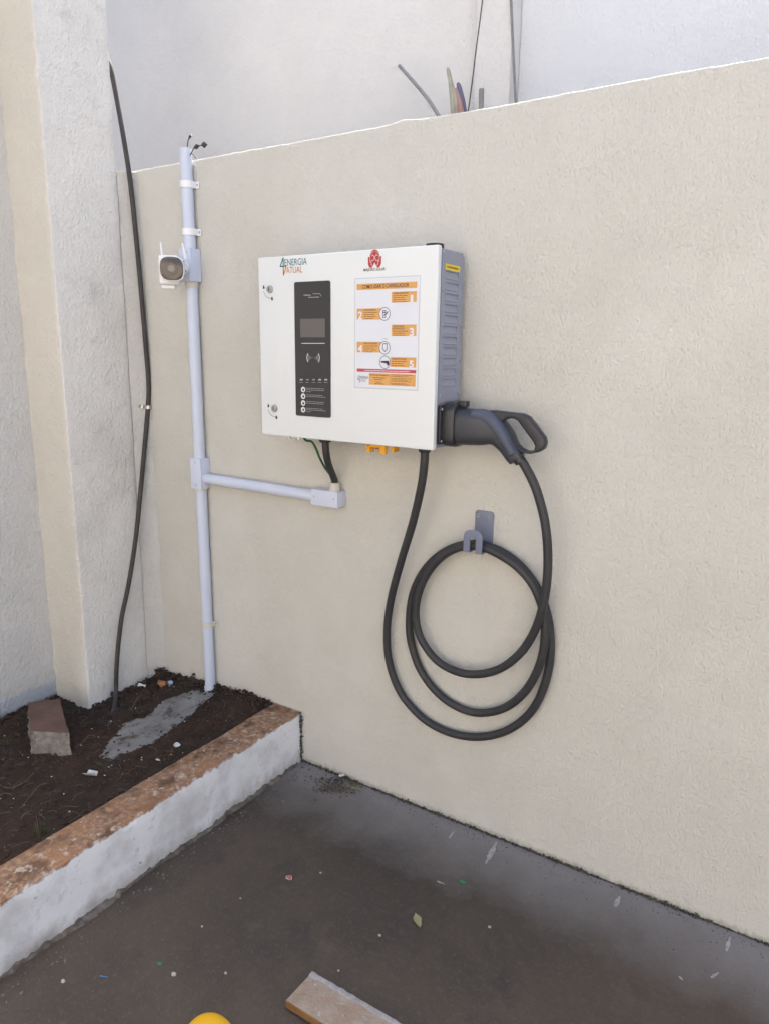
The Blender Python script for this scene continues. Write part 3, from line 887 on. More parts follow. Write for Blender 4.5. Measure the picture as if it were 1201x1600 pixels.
# red emblem, right
ex, ez = fx(585.5, 405), fz(585.5, 405)
E_ = lambda a, b_: (ex+a*0.0215, ez+b_*0.0262)
body_ = [E_(math.cos(math.radians(a))*.72, .28+math.sin(math.radians(a))*.66) for a in range(0, 181, 12)]
body_ += [E_(-.78, .24), E_(-1.0, .26), E_(-.98, -.45), E_(-.78, -.78), E_(-.45, -.84), E_(-.22, -.62), E_(0, -.30), E_(.22, -.62), E_(.45, -.84), E_(.78, -.78), E_(.98, -.45), E_(1.0, .26), E_(.78, .24)]
em = poly('emblem', body_, 0, MEMB, ch); tag(em, 'red knot emblem')
for sg_ in (-1, 1):
    stroke('emblem_cut', [E_(sg_*-.50, .32), E_(sg_*-.24, .44), E_(sg_*0, .14), E_(sg_*.22, -.14), E_(sg_*.50, -.10), E_(sg_*.52, -.48), E_(sg_*.34, -.62)], 0.0013, 1.2, MDOOR, em)
    stroke('emblem_cut', [E_(sg_*.70, .30), E_(sg_*.68, -.30)], 0.0011, 1.2, MDOOR, em)
    stroke('emblem_cut', [E_(sg_*.66, .46), E_(sg_*.44, .66), E_(sg_*.12, .74)], 0.0010, 1.2, MDOOR, em)
text_px('emblem_lettering', 'MAJORIS SOLAR', 568.5, 418.6, 602, 424.6, 0, MINKB, em, 0.012)

# black display panel
x0, x1, z0, z1 = fx(462, 545), fx(517, 545), fz(490, 651), fz(490, 439.5)
PX0, PX1, PZ0, PZ1 = x0, x1, z0, z1
pb = bmesh.new()
bm_box((x0, CF-0.0025, z0), (x1, CF+0.001, z1), 0, 2, pb)
es = [e for e in pb.edges if abs((e.verts[0].co-e.verts[1].co).y) > 0.001]
bmesh.ops.bevel(pb, geom=es, offset=0.006, segments=4, affect='EDGES', profile=0.5)
dp = fin(pb, 'display_panel', MPANEL, ch)
OFF = 7   # layers above the panel's face
flat_px('screen', 470.5, 498, 509, 527, OFF, MSCR, dp)
stroke_px('light_bar', [(472.5, 536.5), (508.5, 536.5)], 0.0016, OFF, MPW, dp)
for sgn in (-1, 1):
    for j, (r, w, mm) in enumerate(((0.0235, 0.0022, MPW), (0.0185, 0.0016, MPGREY), (0.0135, 0.0014, MPGREY), (0.0085, 0.0012, MPGREY), (0.004, 0.001, MPGREY))):
        cx = fx(490.5, 559); cz = fz(490.5, 559)
        a = 0 if sgn > 0 else 180
        ring('contactless_symbol', cx-sgn*0.0005, cz, r-w/2, r+w/2, OFF, mm, dp, a-32+j*4, a+32-j*4, 12)
for i, (u, s) in enumerate(((477, .9), (484, .7), (490, .7), (496.5, .6), (502, .6))):
    small_print(477-1.5, 483, 461, OFF, MPGREY, dp) if i == 0 else None
for i in range(5):
    u = 471.8 + i*9.6; v = 593.5
    stroke_px('status_icon', [(u-1.9, v+0.8), (u-0.3, v-1.5), (u+0.9, v+0.9), (u+2.3, v-1.2)], 0.0018, OFF, MPW if i in (0, 3, 4) else MPGREY, dp)
    small_print(u-2.8, u+3.0, v+4.0, OFF, MPGREY, dp, 0.0012)
for i, v in enumerate((608.6, 619, 629.6, 640)):
    u = 475
    x, z = fx(u, v), fz(u, v)
    disc('step_icon', x, z, 0.0082, OFF, MPW, dp, 20)
    poly('step_icon_mark', [(x-0.004, z-0.001), (x+0.001, z+0.0045), (x+0.005, z-0.002), (x+0.001, z-0.005)], OFF+1, MPANEL, dp)
    small_print(479.5, 508 - (i % 2)*3, v-1.6+0.35*i*0, OFF, MPGREY, dp, 0.0014)
    small_print(479.5, 510 - ((i+1) % 2)*3, v+1.0, OFF, MPGREY, dp, 0.0014)
    if i in (0, 3): small_print(479.5, 487, v+3.2, OFF, MPGREY, dp, 0.0012)
small_print(478, 487, 461.5, OFF, MPGREY, dp, 0.0022, 'panel_mark')
small_print(483, 500, 464.5, OFF, MPGREY, dp, 0.0022, 'panel_mark')
stroke_px('panel_mark', [(490, 459), (501, 459), (503, 463)], 0.0014, OFF, MPGREY, dp)

# instruction poster
x0, x1 = fx(555.5, 520), fx(653, 520)
z1, z0 = fz(605, 434.2), fz(603, 606.5)
box('poster_shadow_edge', (x0-0.0035, CF-0.0007, z0-0.0035), (x1+0.0035, CF+0.0003, z1+0.0035), MPSHADOW, ch, 0.0002, 1)  # soft shadow round the poster, painted as a slightly larger grey-green sheet
po = box('instruction_poster', (x0, CF-0.0012, z0), (x1, CF+0.0003, z1), MPAPER, ch, 0.0003, 1)
tag(po, 'white and orange instruction poster')
K = 3.5
bd = flat_px('heading_band', 558.2, 442, 651.6, 451.5, K, MORA, po)
text_px('heading_text', 'COMO USAR O CARREGADOR', 566.6, 443.8, 639, 449.8, K+1, MINK, po, 0.015)
def step_right(n, u0, v0, u1, v1, title, nl, t2=None):
    flat_px('step_band', u0, v0, u1, v1, K, MORA, po)
    text_px('step_title', title, u0+2.2, v0+1.2, u0+min(26, 2.2+len(title)*1.6), v0+3.9, K+1, MINKB, po, 0.02)
    vs = v0+3.0
    if t2: text_px('step_title', t2, u0+1.6, v0+4.9, u0+20, v0+7.6, K+1, MINKB, po, 0.02); vs = v0+6.8
    for i in range(nl): small_print(u0+2.2, u0+25-(i*5 % 7), vs+3.5+i*3.2, K+1, MINKB, po, 0.0016)
    text_px('step_number', n, u1-(9.5 if n == '1' else 10.5), v0+5.0, u1-(5.0 if n == '1' else 3.5), v1+0.4, K+1, MPAPER, po, 0.03)
def step_left(n, u0, v0, u1, v1, title, nl):
    flat_px('step_band', u0, v0, u1, v1, K, MORA, po)
    text_px('step_title', title, u0+11, v0+1.0, u0+min(32, 11+len(title)*1.7), v0+3.7, K+1, MINKB, po, 0.02)
    for i in range(nl): small_print(u0+11, u0+32-(i*5 % 8), v0+6.4+i*3.1, K+1, MINKB, po, 0.0016)
    text_px('step_number', n, u0+1.8, v0+4.6, u0+8.8, v1+0.4, K+1, MPAPER, po, 0.03)
step_right('1', 612, 455.5, 650.8, 472.3, 'ACESSE APLICATIVO', 4)
step_left('2', 558.2, 482, 597, 499.3, 'CADASTRE-SE', 4)
step_right('3', 612, 507.2, 650.3, 525, 'SELECIONE O', 3, 'ELETROPOSTO')
step_left('4', 558.2, 534.2, 597, 550.5, 'INICIE A RECARGA', 4)
step_right('5', 610, 558.3, 650, 573.8, 'CONECTE O PLUG', 3)
def icon(u, v):
    x, z = fx(u, v), fz(u, v)
    r = 0.0178
    disc('icon_disc', x, z, r, K+1.5, MPAPER, po)
    ring('icon_ring', x, z, r-0.0016, r, K+2.6, MNAVY, po)
    return x, z
x, z = icon(601.5, 490.5)
stroke('icon_drawing', [(x-.006, z-.009), (x-.006, z+.009), (x+.003, z+.009), (x+.003, z-.009), (x-.006, z-.009)], 0.002, K+2.6, MNAVY, po)
stroke('icon_drawing', [(x-.002, z-.004), (x+.008, z+.003), (x+.010, z+.006)], 0.003, K+2.8, MNAVY, po)
stroke('icon_drawing', [(x-.005, z+.004), (x+.002, z+.004)], 0.003, K+2.8, MNAVY, po)
x, z = icon(601.5, 543.5)
stroke('icon_drawing', [(x-.005, z+.011), (x-.007, z-.002), (x+.001, z-.010), (x+.007, z-.004), (x+.007, z+.011), (x-.005, z+.011)], 0.0022, K+2.6, MNAVY, po)
x, z = icon(602, 566)
poly('icon_drawing', [(x-.013, z+.003), (x+.002, z+.004), (x+.013, z+.004), (x+.014, z-.006), (x+.009, z-.010), (x+.004, z-.003), (x-.013, z-.001)], K+2.6, MINK, po)
small_print(598, 605.5, 529.5, K, MPGREY, po, 0.0018)
flat_px('notice_band', 558.2, 577, 650, 582, K, MRED, po)
small_print(570, 640, 579.7, K+1, MPAPER, po, 0.0017)
flat_px('contact_band', 577.2, 584, 649, 602.5, K, MORA, po)
stroke_px('contact_divider', [(610.5, 585.5), (610.5, 601)], 0.0009, K+1, MINKB, po)
text_px('contact_title', 'CENTRAL DE ATENDIMENTO', 578.5, 585.3, 607.5, 587.3, K+1, MINKB, po, 0.02)
for v, a, b_ in ((590.4, 583, 602), (593.2, 586, 599), (597.0, 588, 597), (599.6, 586, 600)): small_print(a, b_, v, K+1, MINKB, po, 0.0017)
for i, v in enumerate((586.3, 588.4, 591.8, 593.8, 595.9, 599.4, 601.2)): small_print(612.5, 645 - (i*7 % 12), v, K+1, MINKB, po, 0.0013)
text_px('poster_logo', 'ENERGIA', 562.6, 587.4, 575.8, 591.8, K, MNAVY, po)
text_px('poster_logo', 'ATUAL', 563.8, 592.8, 572.6, 596.4, K, MLOGO, po)
stroke_px('poster_logo', [(561.5, 586.6), (559.2, 592.6), (562.4, 592.6), (562.4, 597.5)], 0.0015, K, MNAVY, po)

# ------------------------------------------------------------------ charging cable and plug
cc = empty('charging_cable', (-0.85, -0.05, 0.5), 'thick black charging cable looped over the wall hook with its plug in the charger', 'cable')
P = lambda u, v, y: aty(u, v, y)
R_C = 0.0122
pts = [V((pg2.x, GY, BZ0-0.005)), P(662.5, 722, GY), P(658, 758, -.095), P(645, 815, -.075), P(626, 878, -.055), P(611, 935, -.04), P(604.5, 985, -.03), P(608, 1035, -.024),
       P(626, 1083, -.02), P(660, 1122, -.018), P(700, 1144, -.018), P(745, 1151.5, -.018), P(790, 1142, -.018), P(828, 1113, -.018), P(851, 1067, -.019),
       P(859.5, 1012, -.02), P(854, 960, -.021), P(838, 918, -.022), P(810, 882, -.024), P(776, 859, -.026), P(740, 850, -.028), P(702, 858, -.027),
       P(670, 882, -.024), P(648, 918, -.02), P(639.5, 960, -.018), P(642, 1005, -.018), P(660, 1053, -.018), P(694, 1092, -.019), P(738, 1113, -.02), P(783, 1108, -.024),
       P(818, 1082, -.032), P(841, 1042, -.04), P(850, 1000, -.045), P(848, 958, -.047), P(835, 920, -.048), P(812, 890, -.05), P(782, 868, -.052), P(748, 854, -.053), P(712, 857, -.052),
       P(680, 879, -.05), P(658, 914, -.046), P(649, 955, -.042), P(656, 995, -.04), P(680, 1030, -.04), P(712, 1049, -.042), P(746, 1053.5, -.045), P(782, 1044, -.05), P(815, 1017, -.058),
       P(838, 977, -.066), P(851, 928, -.074), P(855, 875, -.082), P(851, 820, -.09), P(838, 768, -.094), P(822, 733, -.096), P(806, 708, -.096)]
fin(bm_tube(spline(pts, 12), R_C, 18), 'cord', MRUB, cc, smooth=60)
# plug body: from the holster outwards, bending into the grip
GP = -0.094
sq = superell(28, 3.0)
spn = [(716, 666), (735, 667), (752, 668), (768, 671), (782, 680), (794, 696), (804, 713), (807.5, 718.5)]
rad = [(0.050, 0.040), (0.050, 0.040), (0.0485, 0.038), (0.0440, 0.034), (0.0345, 0.029), (0.0270, 0.025), (0.0235, 0.0225), (0.021, 0.020)]
path = [P(u, v, GP) for u, v in spn]
pa = spline(path, 8)
ra = []
for i in range(len(pa)):
    t = min(i/8, len(rad)-1.001); k = int(t); f = t-k
    ra.append((rad[k][0]*(1-f)+rad[k+1][0]*f, rad[k][1]*(1-f)+rad[k+1][1]*f))
con = fin(bm_tube(pa, ra, sect=sq, upv=(0, 1, 0)), 'plug_body', MGUN, cc, smooth=40)
# collar seated on the holster
cpos = P(722, 664, GP)
bmc = bm_tube([V((HX-0.002, GP, cpos.z)), V((HX+0.004, GP, cpos.z)), V((HX+0.030, GP, cpos.z)), V((HX+0.034, GP, cpos.z))], [(0.058, 0.046), (0.060, 0.048), (0.060, 0.048), (0.056, 0.045)], sect=superell(28, 4.0), upv=(0, 1, 0))
fin(bmc, 'plug_collar', MBLK, cc, smooth=40)
# latch tab on top
tp = P(724, 637, GP)
box('latch_tab', (tp.x-0.012, GP-0.012, cpos.z+0.050), (tp.x+0.012, GP+0.012, cpos.z+0.066), MBLK, cc, 0.003)
# pale grip shell wrapped over the bend
gsp = [(741, 646), (757, 650), (771, 660), (783, 675), (794, 693), (803, 709)]
gpa = spline([P(u, v, GP-0.012) for u, v in gsp], 8)
gr = []
for i in range(len(gpa)):
    t = i/(len(gpa)-1)
    gr.append((0.0130+0.006*math.sin(math.pi*min(t*1.2, 1)), 0.0245-0.002*t))
fin(bm_tube(gpa, gr, sect=superell(24, 2.6), upv=(0, 1, 0)), 'grip_shell', MGRIP, cc, smooth=45)
# D-shaped hand loop
ho = [(757, 641), (775, 641), (800, 644), (818, 646), (828, 651), (840, 667), (852, 683), (854, 692), (851, 701), (843, 706), (830, 709), (818, 707.5), (806, 702), (795, 690), (783, 674), (768, 658)]
hi = [(784, 664), (786, 657.5), (796, 653.5), (804, 653.5), (810, 657), (823, 675), (834.5, 691), (837, 697), (835.5, 702.5), (830, 704.5), (824, 704), (816, 700), (810, 694), (801, 683), (794, 674), (788, 668)]
bm = bmesh.new()
D_ = 0.0135
front = [[bm.verts.new(P(u, v, GP) + V((0, -D_*k, 0))) for u, v in l_] for k, l_ in ((1, ho), (1, hi))]
back = [[bm.verts.new(P(u, v, GP) + V((0, D_, 0))) for u, v in l_] for l_ in (ho, hi)]
for i in range(16):
    j = (i+1) % 16
    bm.faces.new((front[0][i], front[0][j], front[1][j], front[1][i]))
    bm.faces.new((back[0][j], back[0][i], back[1][i], back[1][j]))
    bm.faces.new((front[0][j], front[0][i], back[0][i], back[0][j]))
    bm.faces.new((front[1][i], front[1][j], back[1][j], back[1][i]))
bmesh.ops.recalc_face_normals(bm, faces=bm.faces)
bmesh.ops.bevel(bm, geom=[e for e in bm.edges if e.calc_face_angle(0) > math.radians(60)], offset=0.0065, segments=3, affect='EDGES', profile=0.5)
fin(bm, 'hand_loop', MBLK, cc, smooth=40)
# strain relief
sr = spline([P(803, 709, GP-0.002), P(808.5, 716, -.096), P(813, 722.5, -.096)], 6)
fin(bm_tube(sr, [0.019-0.004*i/len(sr) for i in range(len(sr))], 18), 'strain_relief', MBLK, cc, smooth=45)
# maker's mark on the plug's flank
a = P(735, 674, GP-0.041)
for k in range(3):
    box('moulded_mark', (a.x-0.012+k*0.008, GP-0.0405, a.z-0.002), (a.x-0.006+k*0.008, GP-0.039, a.z+0.003), MPGREY, con, 0.0003) if False else None

# ------------------------------------------------------------------ hook
hk = empty('cable_hook', (-0.86, 0, 0.93), 'slate blue bent metal hook plate holding the looped cable', 'hook')
hx0, hx1 = -0.891, -0.8325
zt, zb = aty(756, 798, -.004).z, aty(740, 864, -.07).z
def rounded(x0, x1, z0, z1, r, y, rb=0.0):
    o = []
    for cx, cz, a0, rr in ((x1-r, z1-r, 0, r), (x0+r, z1-r, 90, r)):
        for k in range(6): an = math.radians(a0+18*k); o.append(V((cx+rr*math.cos(an), y, cz+rr*math.sin(an))))
    o += [V((x0, y, z0)), V((x1, y, z0))]
    return o
fin(bm_prism(rounded(hx0, hx1, zb, zt, 0.010, -0.0005), (0, -0.0035, 0), 0.0006), 'back_plate', MHOOK, hk)
for x in (hx0+0.0115, hx1-0.0115):
    s = cyl('screw', (x, -0.0035, zt-0.017), (x, -0.0068, zt-0.017), 0.0068, MMET, hk, 16, 0.005)
    box('screw_slot', (x-0.004, -0.0073, zt-0.0178), (x+0.004, -0.0066, zt-0.0162), MDARK, s, 0)
fyh = -0.072
gw = 0.0175
for xa, xb in ((hx0, hx0+0.020), (hx1-0.020, hx1)):
    box('arm', (xa, fyh-0.0005, zb-0.0005), (xb, -0.0045, zb+0.003), MHOOK, hk, 0.0006)
zf = aty(742, 829, fyh).z
xa0, xa1, xb0, xb1 = hx0, hx0+0.020, hx1-0.020, hx1
out = []
r = 0.020
for cx, cz, a0 in ((xb1-r, zf-r, 0), (xa0+r, zf-r, 90)):
    for k in range(7): an = math.radians(a0+15*k); out.append(V((cx+r*math.cos(an), fyh, cz+r*math.sin(an))))
out += [V((xa0, fyh, zb+0.0)), V((xa1, fyh, zb+0.0)), V((xa1, fyh, zf-0.022)), V((xb0, fyh, zf-0.022)), V((xb0, fyh, zb+0.0)), V((xb1, fyh, zb+0.0))]
fin(bm_prism(out, (0, -0.0035, 0), 0.0005), 'front_prong', MHOOK, hk)

# ------------------------------------------------------------------ conduit with boxes and straps
cd = empty('electrical_conduit', (-2.006, -0.023, 0.14), 'pale blue grey plastic conduit with junction boxes running up the wall corner', 'conduit')
CY, CR = -0.0235, 0.0205
cpx = lambda v: -2.016 + 0.010*(v-232)/856
top = aty(290, 232, CY); foot = aty(330, 1090, CY)
b1t, b1b = aty(300, 389, CY).z, aty(304, 441, CY).z
b2t, b2b = aty(318, 716, CY).z, aty(318, 763, CY).z
def pipe(za, zb_, name='pipe', bend=True):
    ps = []
    n = 8
    for k in range(n+1):
        z = za+(zb_-za)*k/n
        x = top.x + (foot.x-top.x)*(top.z-z)/(top.z-foot.z)
        ps.append(V((x, CY, z)))
    return fin(bm_tube(spline(ps, 3), CR, 28), name, MPIPE, cd, smooth=50)
def cx(z): return top.x + (foot.x-top.x)*(top.z-z)/(top.z-foot.z)
# open pipe end on top: ring with a bore
bm = bm_tube([V((cx(b1t), CY, b1t-0.005)), V((top.x, CY, top.z))], CR, 28, caps=False)
bm_tube([V((top.x, CY, top.z)), V((top.x, CY, top.z-0.12))], CR-0.0025, 28, caps=False, bm=bm)
ringv = [v for v in bm.verts if abs(v.co.z-top.z) < 1e-5]
fin(bm, 'pipe', MPIPE, cd, smooth=50)
bm = bmesh.new()
n = 28
ra_ = [bm.verts.new((top.x+CR*math.cos(6.2832*k/n), CY+CR*math.sin(6.2832*k/n), top.z)) for k in range(n)]
rb_ = [bm.verts.new((top.x+(CR-.0025)*math.cos(6.2832*k/n), CY+(CR-.0025)*math.sin(6.2832*k/n), top.z)) for k in range(n)]
for k in range(n): bm.faces.new((ra_[k], ra_[(k+1) % n], rb_[(k+1) % n], rb_[k]))
fin(bm, 'pipe_rim', MPIPE, cd)
pipe(b1b+0.005, b2t-0.005)
pipe(b2b+0.005, foot.z-0.03)
# sockets under the boxes and a coupling at the foot
cyl('socket', (cx(b1b), CY, b1b+0.002), (cx(b1b), CY, b1b-0.020), CR*1.12, MIVORY, cd, 28, None, 0.001)
cyl('socket', (cx(b2b), CY, b2b+0.002), (cx(b2b), CY, b2b-0.010), CR*1.12, MIVORY, cd, 28, None, 0.001)
cyl('coupling', (foot.x, CY, foot.z+0.05), (foot.x, CY, foot.z-0.03), CR*1.16, MPIPE, cd, 28, None, 0.0015)
def jbox(x0, x1, z0, z1, depth, screws, bev=0.003):
    o = box('junction_box', (x0, -depth+0.006, z0), (x1, -0.0005, z1), MBOX, cd, bev)
    box('cover', (x0+0.0003, -depth, z0+0.0003), (x1-0.0003, -depth+0.0056, z1-0.0003), MBOX, o, 0.0012)
    for x, z in screws:
        cyl('screw', (x, -depth+0.001, z), (x, -depth-0.0014, z), 0.0042, MBOX, o, 14)
        box('screw_slot', (x-0.0007, -depth-0.0018, z-0.003), (x+0.0007, -depth-0.0013, z+0.003), MDARK, o, 0)
    return o
X1 = cx(b1t)
jbox(X1-0.029, X1+0.029, b1b, b1t, 0.050, [(X1+0.014, b1t-0.012), (X1+0.014, b1b+0.014)], 0.006)
X2 = cx(b2t)
jbox(X2-0.026, X2+0.028, b2b, b2t, 0.048, [(X2, b2t-0.014), (X2, b2b+0.014)])
hx_0, hx_1 = aty(485.5, 767, -.046).x, aty(527, 770, -.046).x
hz_1, hz_0 = aty(506, 768, -.046).z, aty(506, 791, -.046).z
jbox(hx_0, hx_1, hz_0-0.001, hz_1+0.003, 0.046, [(hx_0+0.014, (hz_0+hz_1)/2+0.004), (hx_1-0.014, (hz_0+hz_1)/2+0.004)])
# horizontal run
za, zb2 = aty(330, 749, CY).z, aty(486, 774, CY).z
fin(bm_tube([V((X2+0.02, CY, za)), V(((X2+hx_0)/2, CY, (za+zb2)/2+0.001)), V((hx_0+0.01, CY, zb2))], CR*0.93, 28), 'pipe', MPIPE, cd, smooth=50)
# ivory gland on the lower box
gxp = aty(523, 760, -.026)
bm = bm_cyl((gxp.x, -.026, hz_1+0.001), (gxp.x, -.026, hz_1+0.012), 0.0185, 8, None, 0.001)
merge(bm, bm_cyl((gxp.x, -.026, hz_1+0.012), (gxp.x, -.026, hz_1+0.030), 0.0185, 12, 0.0150, 0.002))
fin(bm, 'gland', MIVORY, cd)
# straps
for v, dv in ((287, 0), (362, 0), (968, 0)):
    z = aty(305, v, CY).z
    x = cx(z)
    hh = 0.011
    path_ = [V((x-0.037, -0.0035, z)), V((x-0.0235, -0.0045, z)), V((x-0.0225, CY, z))]
    path_ += [V((x+(CR+0.0022)*math.cos(math.radians(a)), CY+(CR+0.0022)*math.sin(math.radians(a)), z)) for a in range(190, 351, 16)]
    path_ += [V((x+0.0225, CY, z)), V((x+0.0235, -0.0045, z)), V((x+0.037, -0.0035, z))]
    st = fin(bm_tube(path_, (0.0016, hh), sect=[(-1, -1), (1, -1), (1, 1), (-1, 1)], upv=(0, 0, 1)) if False else bm_tube(path_, [(0.0014, hh)]*len(path_), sect=[(-1, -1), (1, -1), (1, 1), (-1, 1)], upv=(0, 0, 1)), 'strap', MWPL if v < 900 else MIVORY, cd, smooth=40)
    cyl('screw', (x+0.0305, -0.004, z), (x+0.0305, -0.0075, z), 0.0036, MMET, st, 12)
# scuff on the pipe
# wires poking out of the pipe
wl = empty('loose_wires', (top.x, CY, top.z), 'dark wire ends sticking out of the open top of the conduit', 'wires')
yy = CY
fin(bm_tube(spline([V((top.x+0.002, yy, top.z-0.05)), P(293.5, 226, yy), P(295, 218, yy), P(299, 211, yy)], 6), [0.0018]*13+[0.0020, 0.003, 0.0042, 0.0042, 0.0038, 0.003], 8), 'wire', MFLEX, wl, smooth=60)
pa = spline([V((top.x+0.004, yy, top.z-0.04)), P(300, 238, yy), P(304, 231, yy-.01), P(311, 228, yy-.02), P(317, 226.5, yy-.03), P(324, 226, yy-.035)], 6)
pr = []
for i in range(len(pa)):
    t = i/6
    pr.append((0.0016 + 0.003*max(0, 1-abs(t-2.5)/0.7) + 0.003*max(0, 1-abs(t-4.3)/0.65), 0.0016 + 0.0065*max(0, 1-abs(t-2.5)/0.7) + 0.0085*max(0, 1-abs(t-4.3)/0.65)))
fin(bm_tube(pa, pr, 8), 'wire', MFLEX, wl, smooth=60)
fin(bm_tube(spline([P(300, 240, yy), P(304, 243, yy-.01), P(307, 248, yy-.012)], 5), 0.0016, 6), 'wire', MFLEX, wl, smooth=60)

# power lead and earth wire into the lower box
tube('power_lead', [V((pg1.x, -0.10, BZ0-0.004)), P(509.5, 706, -.097), P(513, 724, -.08), P(519, 740, -.045), V((gxp.x, -.026, hz_1+0.035)), V((gxp.x, -.026, hz_1+0.012))], 0.0112, MRUB)
tag(bpy.data.objects['power_lead'], 'black power lead dropping from the charger into the small wall box', 'cable')
pe = [aty(472, 686, -.12), P(478, 688, -.118), P(487, 690, -.112), P(494, 701, -.10), P(500, 716, -.085), P(508, 731, -.064), P(516, 742, -.048), V((gxp.x-0.004, -.030, hz_1+0.034)), V((gxp.x-0.003, -.029, hz_1+0.015))]
pe[0].z = BZ0+0.002
tube('earth_wire', pe, 0.0036, MGREEN, n=10)
tag(bpy.data.objects['earth_wire'], 'thin dark green earth wire curving beside the black power lead', 'wire')

# ------------------------------------------------------------------ security camera
FD = (CAM - V((-2.0, -0.12, 1.76))); FD.z *= 0.55; FD.normalize()
# it looks outward, a little to the left of the viewer
FD = (Matrix.Rotation(math.radians(-6), 3, 'Z') @ FD).normalized()
sc = empty('security_camera', (-2.0, -0.05, 1.70), 'small white security camera with two antennas on the conduit box', 'camera')
SR = FD.cross(V((0, 0, 1))).normalized()*-1      # image-right as seen from the viewer
SU = FD.cross(SR)*-1
if SU.z < 0: SU = -SU
if SR.dot(rt) < 0: SR = -SR
face = aty(268.5, 419.5, -0.145)
M_ = Matrix((( SR.x, SU.x, FD.x, face.x), (SR.y, SU.y, FD.y, face.y), (SR.z, SU.z, FD.z, face.z), (0, 0, 0, 1)))
def local(bm, name, m, parent, smooth=40, off=None):
    bmesh.ops.transform(bm, matrix=M_, verts=bm.verts)
    return fin(bm, name, m, parent, smooth=smooth)
def sect_solid(prof, e, n=40):
    """prof: (z, rx, ry) rings"""
    bm = bmesh.new()
    S = superell(n, e)
    rings = [[bm.verts.new((a*rx, b_*ry, z)) for a, b_ in S] for z, rx, ry in prof]
    for A, B in zip(rings, rings[1:]):
        for k in range(n): bm.faces.new((A[k], A[(k+1) % n], B[(k+1) % n], B[k]))
    bm.faces.new(rings[0][::-1]); bm.faces.new(rings[-1])
    return bm
local(sect_solid([(-0.075, 0.030, 0.030), (-0.070, 0.036, 0.036), (-0.020, 0.0405, 0.0405), (-0.004, 0.0405, 0.0405), (-0.001, 0.0390, 0.0390)], 3.2), 'housing', MWPL, sc)
fp = local(sect_solid([(-0.0015, 0.0375, 0.0375), (0.002, 0.0372, 0.0372), (0.004, 0.0350, 0.0350)], 2.9), 'faceplate', MLENS, sc)
local(sect_solid([(0.0035, 0.020, 0.020), (0.0060, 0.019, 0.019)], 2.0), 'lens_ring', MLENS, fp)
local(sect_solid([(0.0055, 0.0125, 0.0125), (0.0072, 0.0110, 0.0110)], 2.0), 'lens', MLENS2, fp)
b1 = bm_box((-0.046, -0.052, -0.085), (0.020, 0.044, -0.030), 0.010, 3); local(b1, 'body_block', MWPL, sc)
b1 = bm_box((-0.040, -0.064, -0.082), (0.004, -0.0525, -0.032), 0.004, 2); local(b1, 'base_foot', MWPL, sc)
for (u0, v0, u1, v1, y) in ((254, 400, 251.3, 378.5, -0.125), (290.5, 399, 285, 379.5, -0.125)):
    a, b_ = P(u0, v0+6, y), P(u1, v1, y)
    fin(bm_tube([a, a.lerp(b_, .5), b_], [0.0040, 0.0034, 0.0026], 12), 'antenna', MWPL, sc, smooth=50)
# arm to the box
arm_a = face - FD*0.04 + SR*0.010
tube('mount_arm', [arm_a, arm_a.lerp(V((X1-0.005, -0.05, 1.765)), .55), V((X1-0.002, -0.051, 1.768)), V((X1-0.002, -0.049, 1.768))], 0.014, MWPL, sc)
cyl('mount_disc', (X1-0.004, -0.0505, 1.772), (X1-0.004, -0.060, 1.772), 0.026, MWPL, sc, 32, None, 0.003)
cyl('mount_screw', (X1+0.012, -0.059, 1.760), (X1+0.012, -0.0625, 1.760), 0.0035, MDARK, sc, 12)
cyl('mount_screw', (X1+0.004, -0.059, 1.790), (X1+0.004, -0.0625, 1.790), 0.0035, MDARK, sc, 12)

# ------------------------------------------------------------------ black cable on the pillar
bc = empty('black_cable', (-2.33, -0.2, 0.14), 'loose black cable hanging down the corner pillar into the soil', 'cable')
def px_plane(u, v, x): return at(u, v, 0, x)
pp = [V((-2.42, -0.025, 2.70)), V((-2.400, -0.028, 2.54)), px_plane(173.5, 108, -2.368), px_plane(182, 150, -2.345), px_plane(193.5, 215, -2.306), px_plane(204, 285, -2.296), px_plane(213, 370, -2.290), px_plane(221, 455, -2.285), px_plane(228, 540, -2.283),
      px_plane(232.5, 598, -2.286), px_plane(231.5, 638, -2.294), px_plane(227, 690, -2.300), px_plane(220, 768, -2.308), px_plane(212, 845, -2.312), px_plane(201, 915, -2.318),
      px_plane(191, 962, -2.320), px_plane(185.5, 1005, -2.320), px_plane(182.5, 1045, -2.318), px_plane(181.5, 1078, -2.314)]
pz = pp[-1]
for u, v in ((179.5, 1100), (172, 1125), (162, 1150), (153, 1168)):
    q = at(u, v, 2, 0.142)
    pp.append(V((q.x, q.y, soil_h(q.x, q.y)+(0.004 if v < 1110 else -0.004 if v < 1140 else -0.016))))
fin(bm_tube(spline(pp, 8), 0.0088, 14), 'cord', MFLEX, bc, smooth=60)
cp = px_plane(231.8, 636, -2.294)
path_ = [V((cp.x-0.022, cp.y-0.026, cp.z+0.004)), V((cp.x-0.016, cp.y-0.014, cp.z+0.002)), V((cp.x-0.002, cp.y-0.0115, cp.z)), V((cp.x+0.009, cp.y-0.007, cp.z)), V((cp.x+0.0118, cp.y, cp.z)), V((cp.x+0.009, cp.y+0.008, cp.z)), V((cp.x-0.004, cp.y+0.0115, cp.z))]
fin(bm_tube(spline(path_, 3), [(0.0010, 0.0065)]*19, sect=[(-1, -1), (1, -1), (1, 1), (-1, 1)], upv=(0, 0, 1)), 'clip', MMET, bc, smooth=40)

